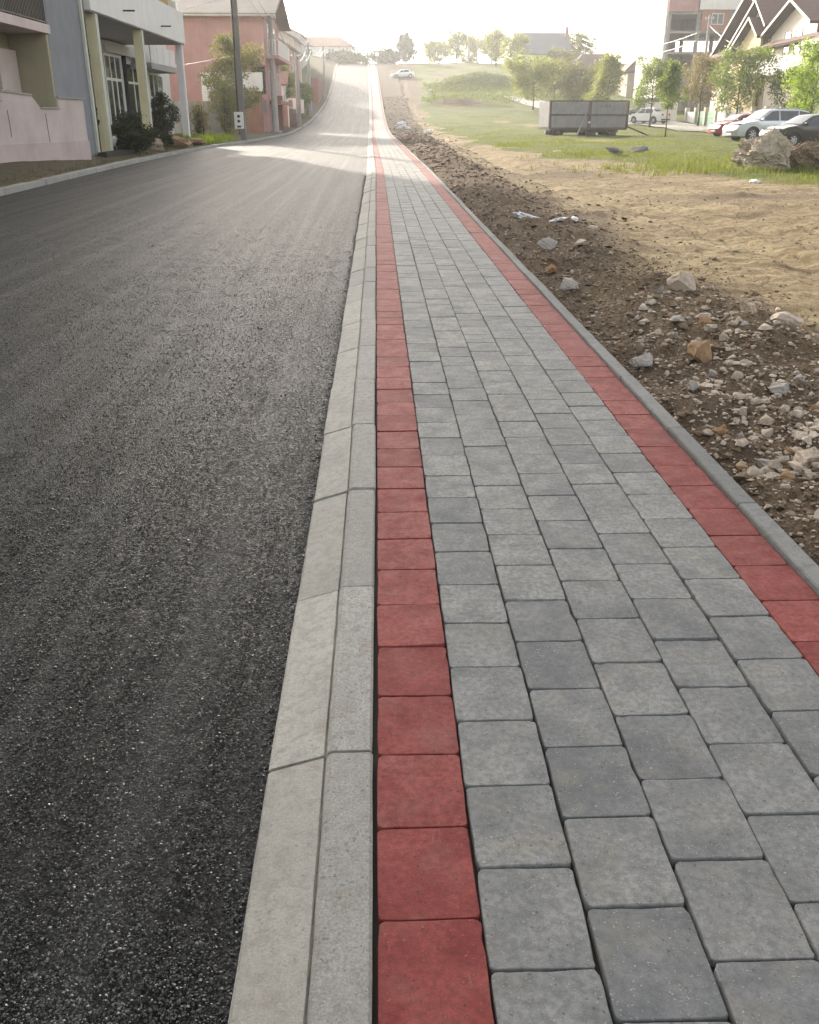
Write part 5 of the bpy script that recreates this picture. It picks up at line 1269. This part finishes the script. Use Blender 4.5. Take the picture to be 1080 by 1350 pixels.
cable('thin upper wire crossing the pink gable wall', (-19, 70, 7.0), (-7.83, 58.6, 7.6), .25, .015); cable('thin lower wire crossing the pink gable wall', (-19, 72, 4.4), (-7.83, 58.6, 4.6), .25, .015)
cable('pale cable swooping from concrete pole to the gabled house', (35.6, 109, 10.2), (34.4, 89, 6.4), .6, .03); cable('upper pale cable sagging left of the concrete pole', (35.6, 109, 9.9), (30.5, 150, 11.6), 1.6, .035, 'cables left of the concrete pole'); cable('lower pale cable sagging left of the concrete pole', (35.6, 109, 9.2), (30.5, 150, 10.9), 1.8, .035, 'cables left of the concrete pole')

# ================================================================== LITTER
def litter(label, x, y, s_, c, seed, name='plastic_bag', cat='litter', flat=.4):
    r_ = random.Random(seed); bm = bmesh.new(); bmesh.ops.create_icosphere(bm, subdivisions=3, radius=1)
    for v in bm.verts: v.co *= 1 + .55 * mnoise.noise(v.co * 2.3 + Vector((seed, 0, 0))) + .2 * mnoise.noise(v.co * 6)
    me = bpy.data.meshes.new(name); bm.to_mesh(me); bm.free()
    o = link(name, me, simple('litter_%s' % (c,), c, .5)); o.scale = (s_, s_ * .6, s_ * flat); o.rotation_euler = (0, r_.uniform(-.3, .3), r_.uniform(0, 3)); o.location = (x, y, gz(x, y) + s_ * flat * .55); return tag(o, label, cat)
litter('crumpled blue-white plastic sheet half buried in the dark soil', 2.33, 14.6, .26, (.42, .42, .45), 1, 'plastic_sheet', flat=.16)
litter('smaller pale blue plastic scrap right of the crumpled sheet', 2.62, 13.9, .16, (.42, .42, .44), 2, 'plastic_sheet', flat=.14)
litter('white bag scrap on the soil beyond the blue sheet', 2.95, 14.2, .08, (.7, .7, .7), 3)
litter('white plastic bag on the dirt where the road starts to climb', 2.35, 94, .55, (.72, .72, .74), 4, flat=.7)
litter('second white scrap just right of the climbing dirt bag', 3.0, 92.5, .3, (.7, .7, .7), 5)
litter('white litter at the edge of the grass beyond the dirt track', 4.4, 84, .45, (.72, .72, .7), 6)
litter('white litter patch right of the other at the grass edge', 5.9, 88, .3, (.7, .7, .68), 7)
litter('white bag high on the dirt slope below the far car', 4.4, 150, .4, (.72, .72, .72), 8)
litter('pale bag far up the slope right of the far car', 8.7, 160, .4, (.7, .7, .7), 9)
litter('pale scrap lying in grass below the trailer prop pole', 7.6, 41, .3, (.6, .58, .55), 10, flat=.15)
litter('white scrap lying in the dark patch of the dirt track', 8.9, 22.6, .14, (.75, .75, .75), 12)
litter('white paper scrap on the tan dirt track', 5.2, 9.6, .06, (.75, .74, .7), 13, flat=.2)
# tiny dark clod dropped on the asphalt
litter('dark asphalt crumb lying on the road near the kerb', -.93, 7.2, .03, (.02, .02, .02), 14, 'asphalt_crumb', 'crumb'); bpy.data.objects['asphalt_crumb'].location.z = -.045

# ================================================================== HAZE
hz = MB(); hz.box(-190, 190, -45, 470, -2.2, 26); hzo = hz.build('haze', None); tag(hzo, kind='stuff')
hm = bpy.data.materials.new('haze'); hm.use_nodes = True; ht = hm.node_tree; ht.nodes.clear()
pv = ht.nodes.new('ShaderNodeVolumePrincipled'); ho = ht.nodes.new('ShaderNodeOutputMaterial'); ht.links.new(pv.outputs[0], ho.inputs['Volume'])
pv.inputs['Color'].default_value = (.93, .94, .95, 1); pv.inputs['Density'].default_value = .00055; pv.inputs['Anisotropy'].default_value = .6
hzo.data.materials.clear(); hzo.data.materials.append(hm)

# ---- put every thing's Empty at the base of the thing it carries
bpy.context.view_layer.update()
for o in list(sc.objects):
    if o.type == 'EMPTY' and o.parent is None and o.get('category') and o.location.length < 1e-6 and o.children:
        lo = Vector((1e9,) * 3); hi = -lo
        for ch in o.children:
            if ch.type != 'MESH': continue
            for c in ch.bound_box:
                p = ch.matrix_world @ Vector(c); lo = Vector(map(min, lo, p)); hi = Vector(map(max, hi, p))
        base = Vector(((lo.x + hi.x) / 2, (lo.y + hi.y) / 2, lo.z)); o.location = base
        for ch in o.children: ch.location = ch.location - base
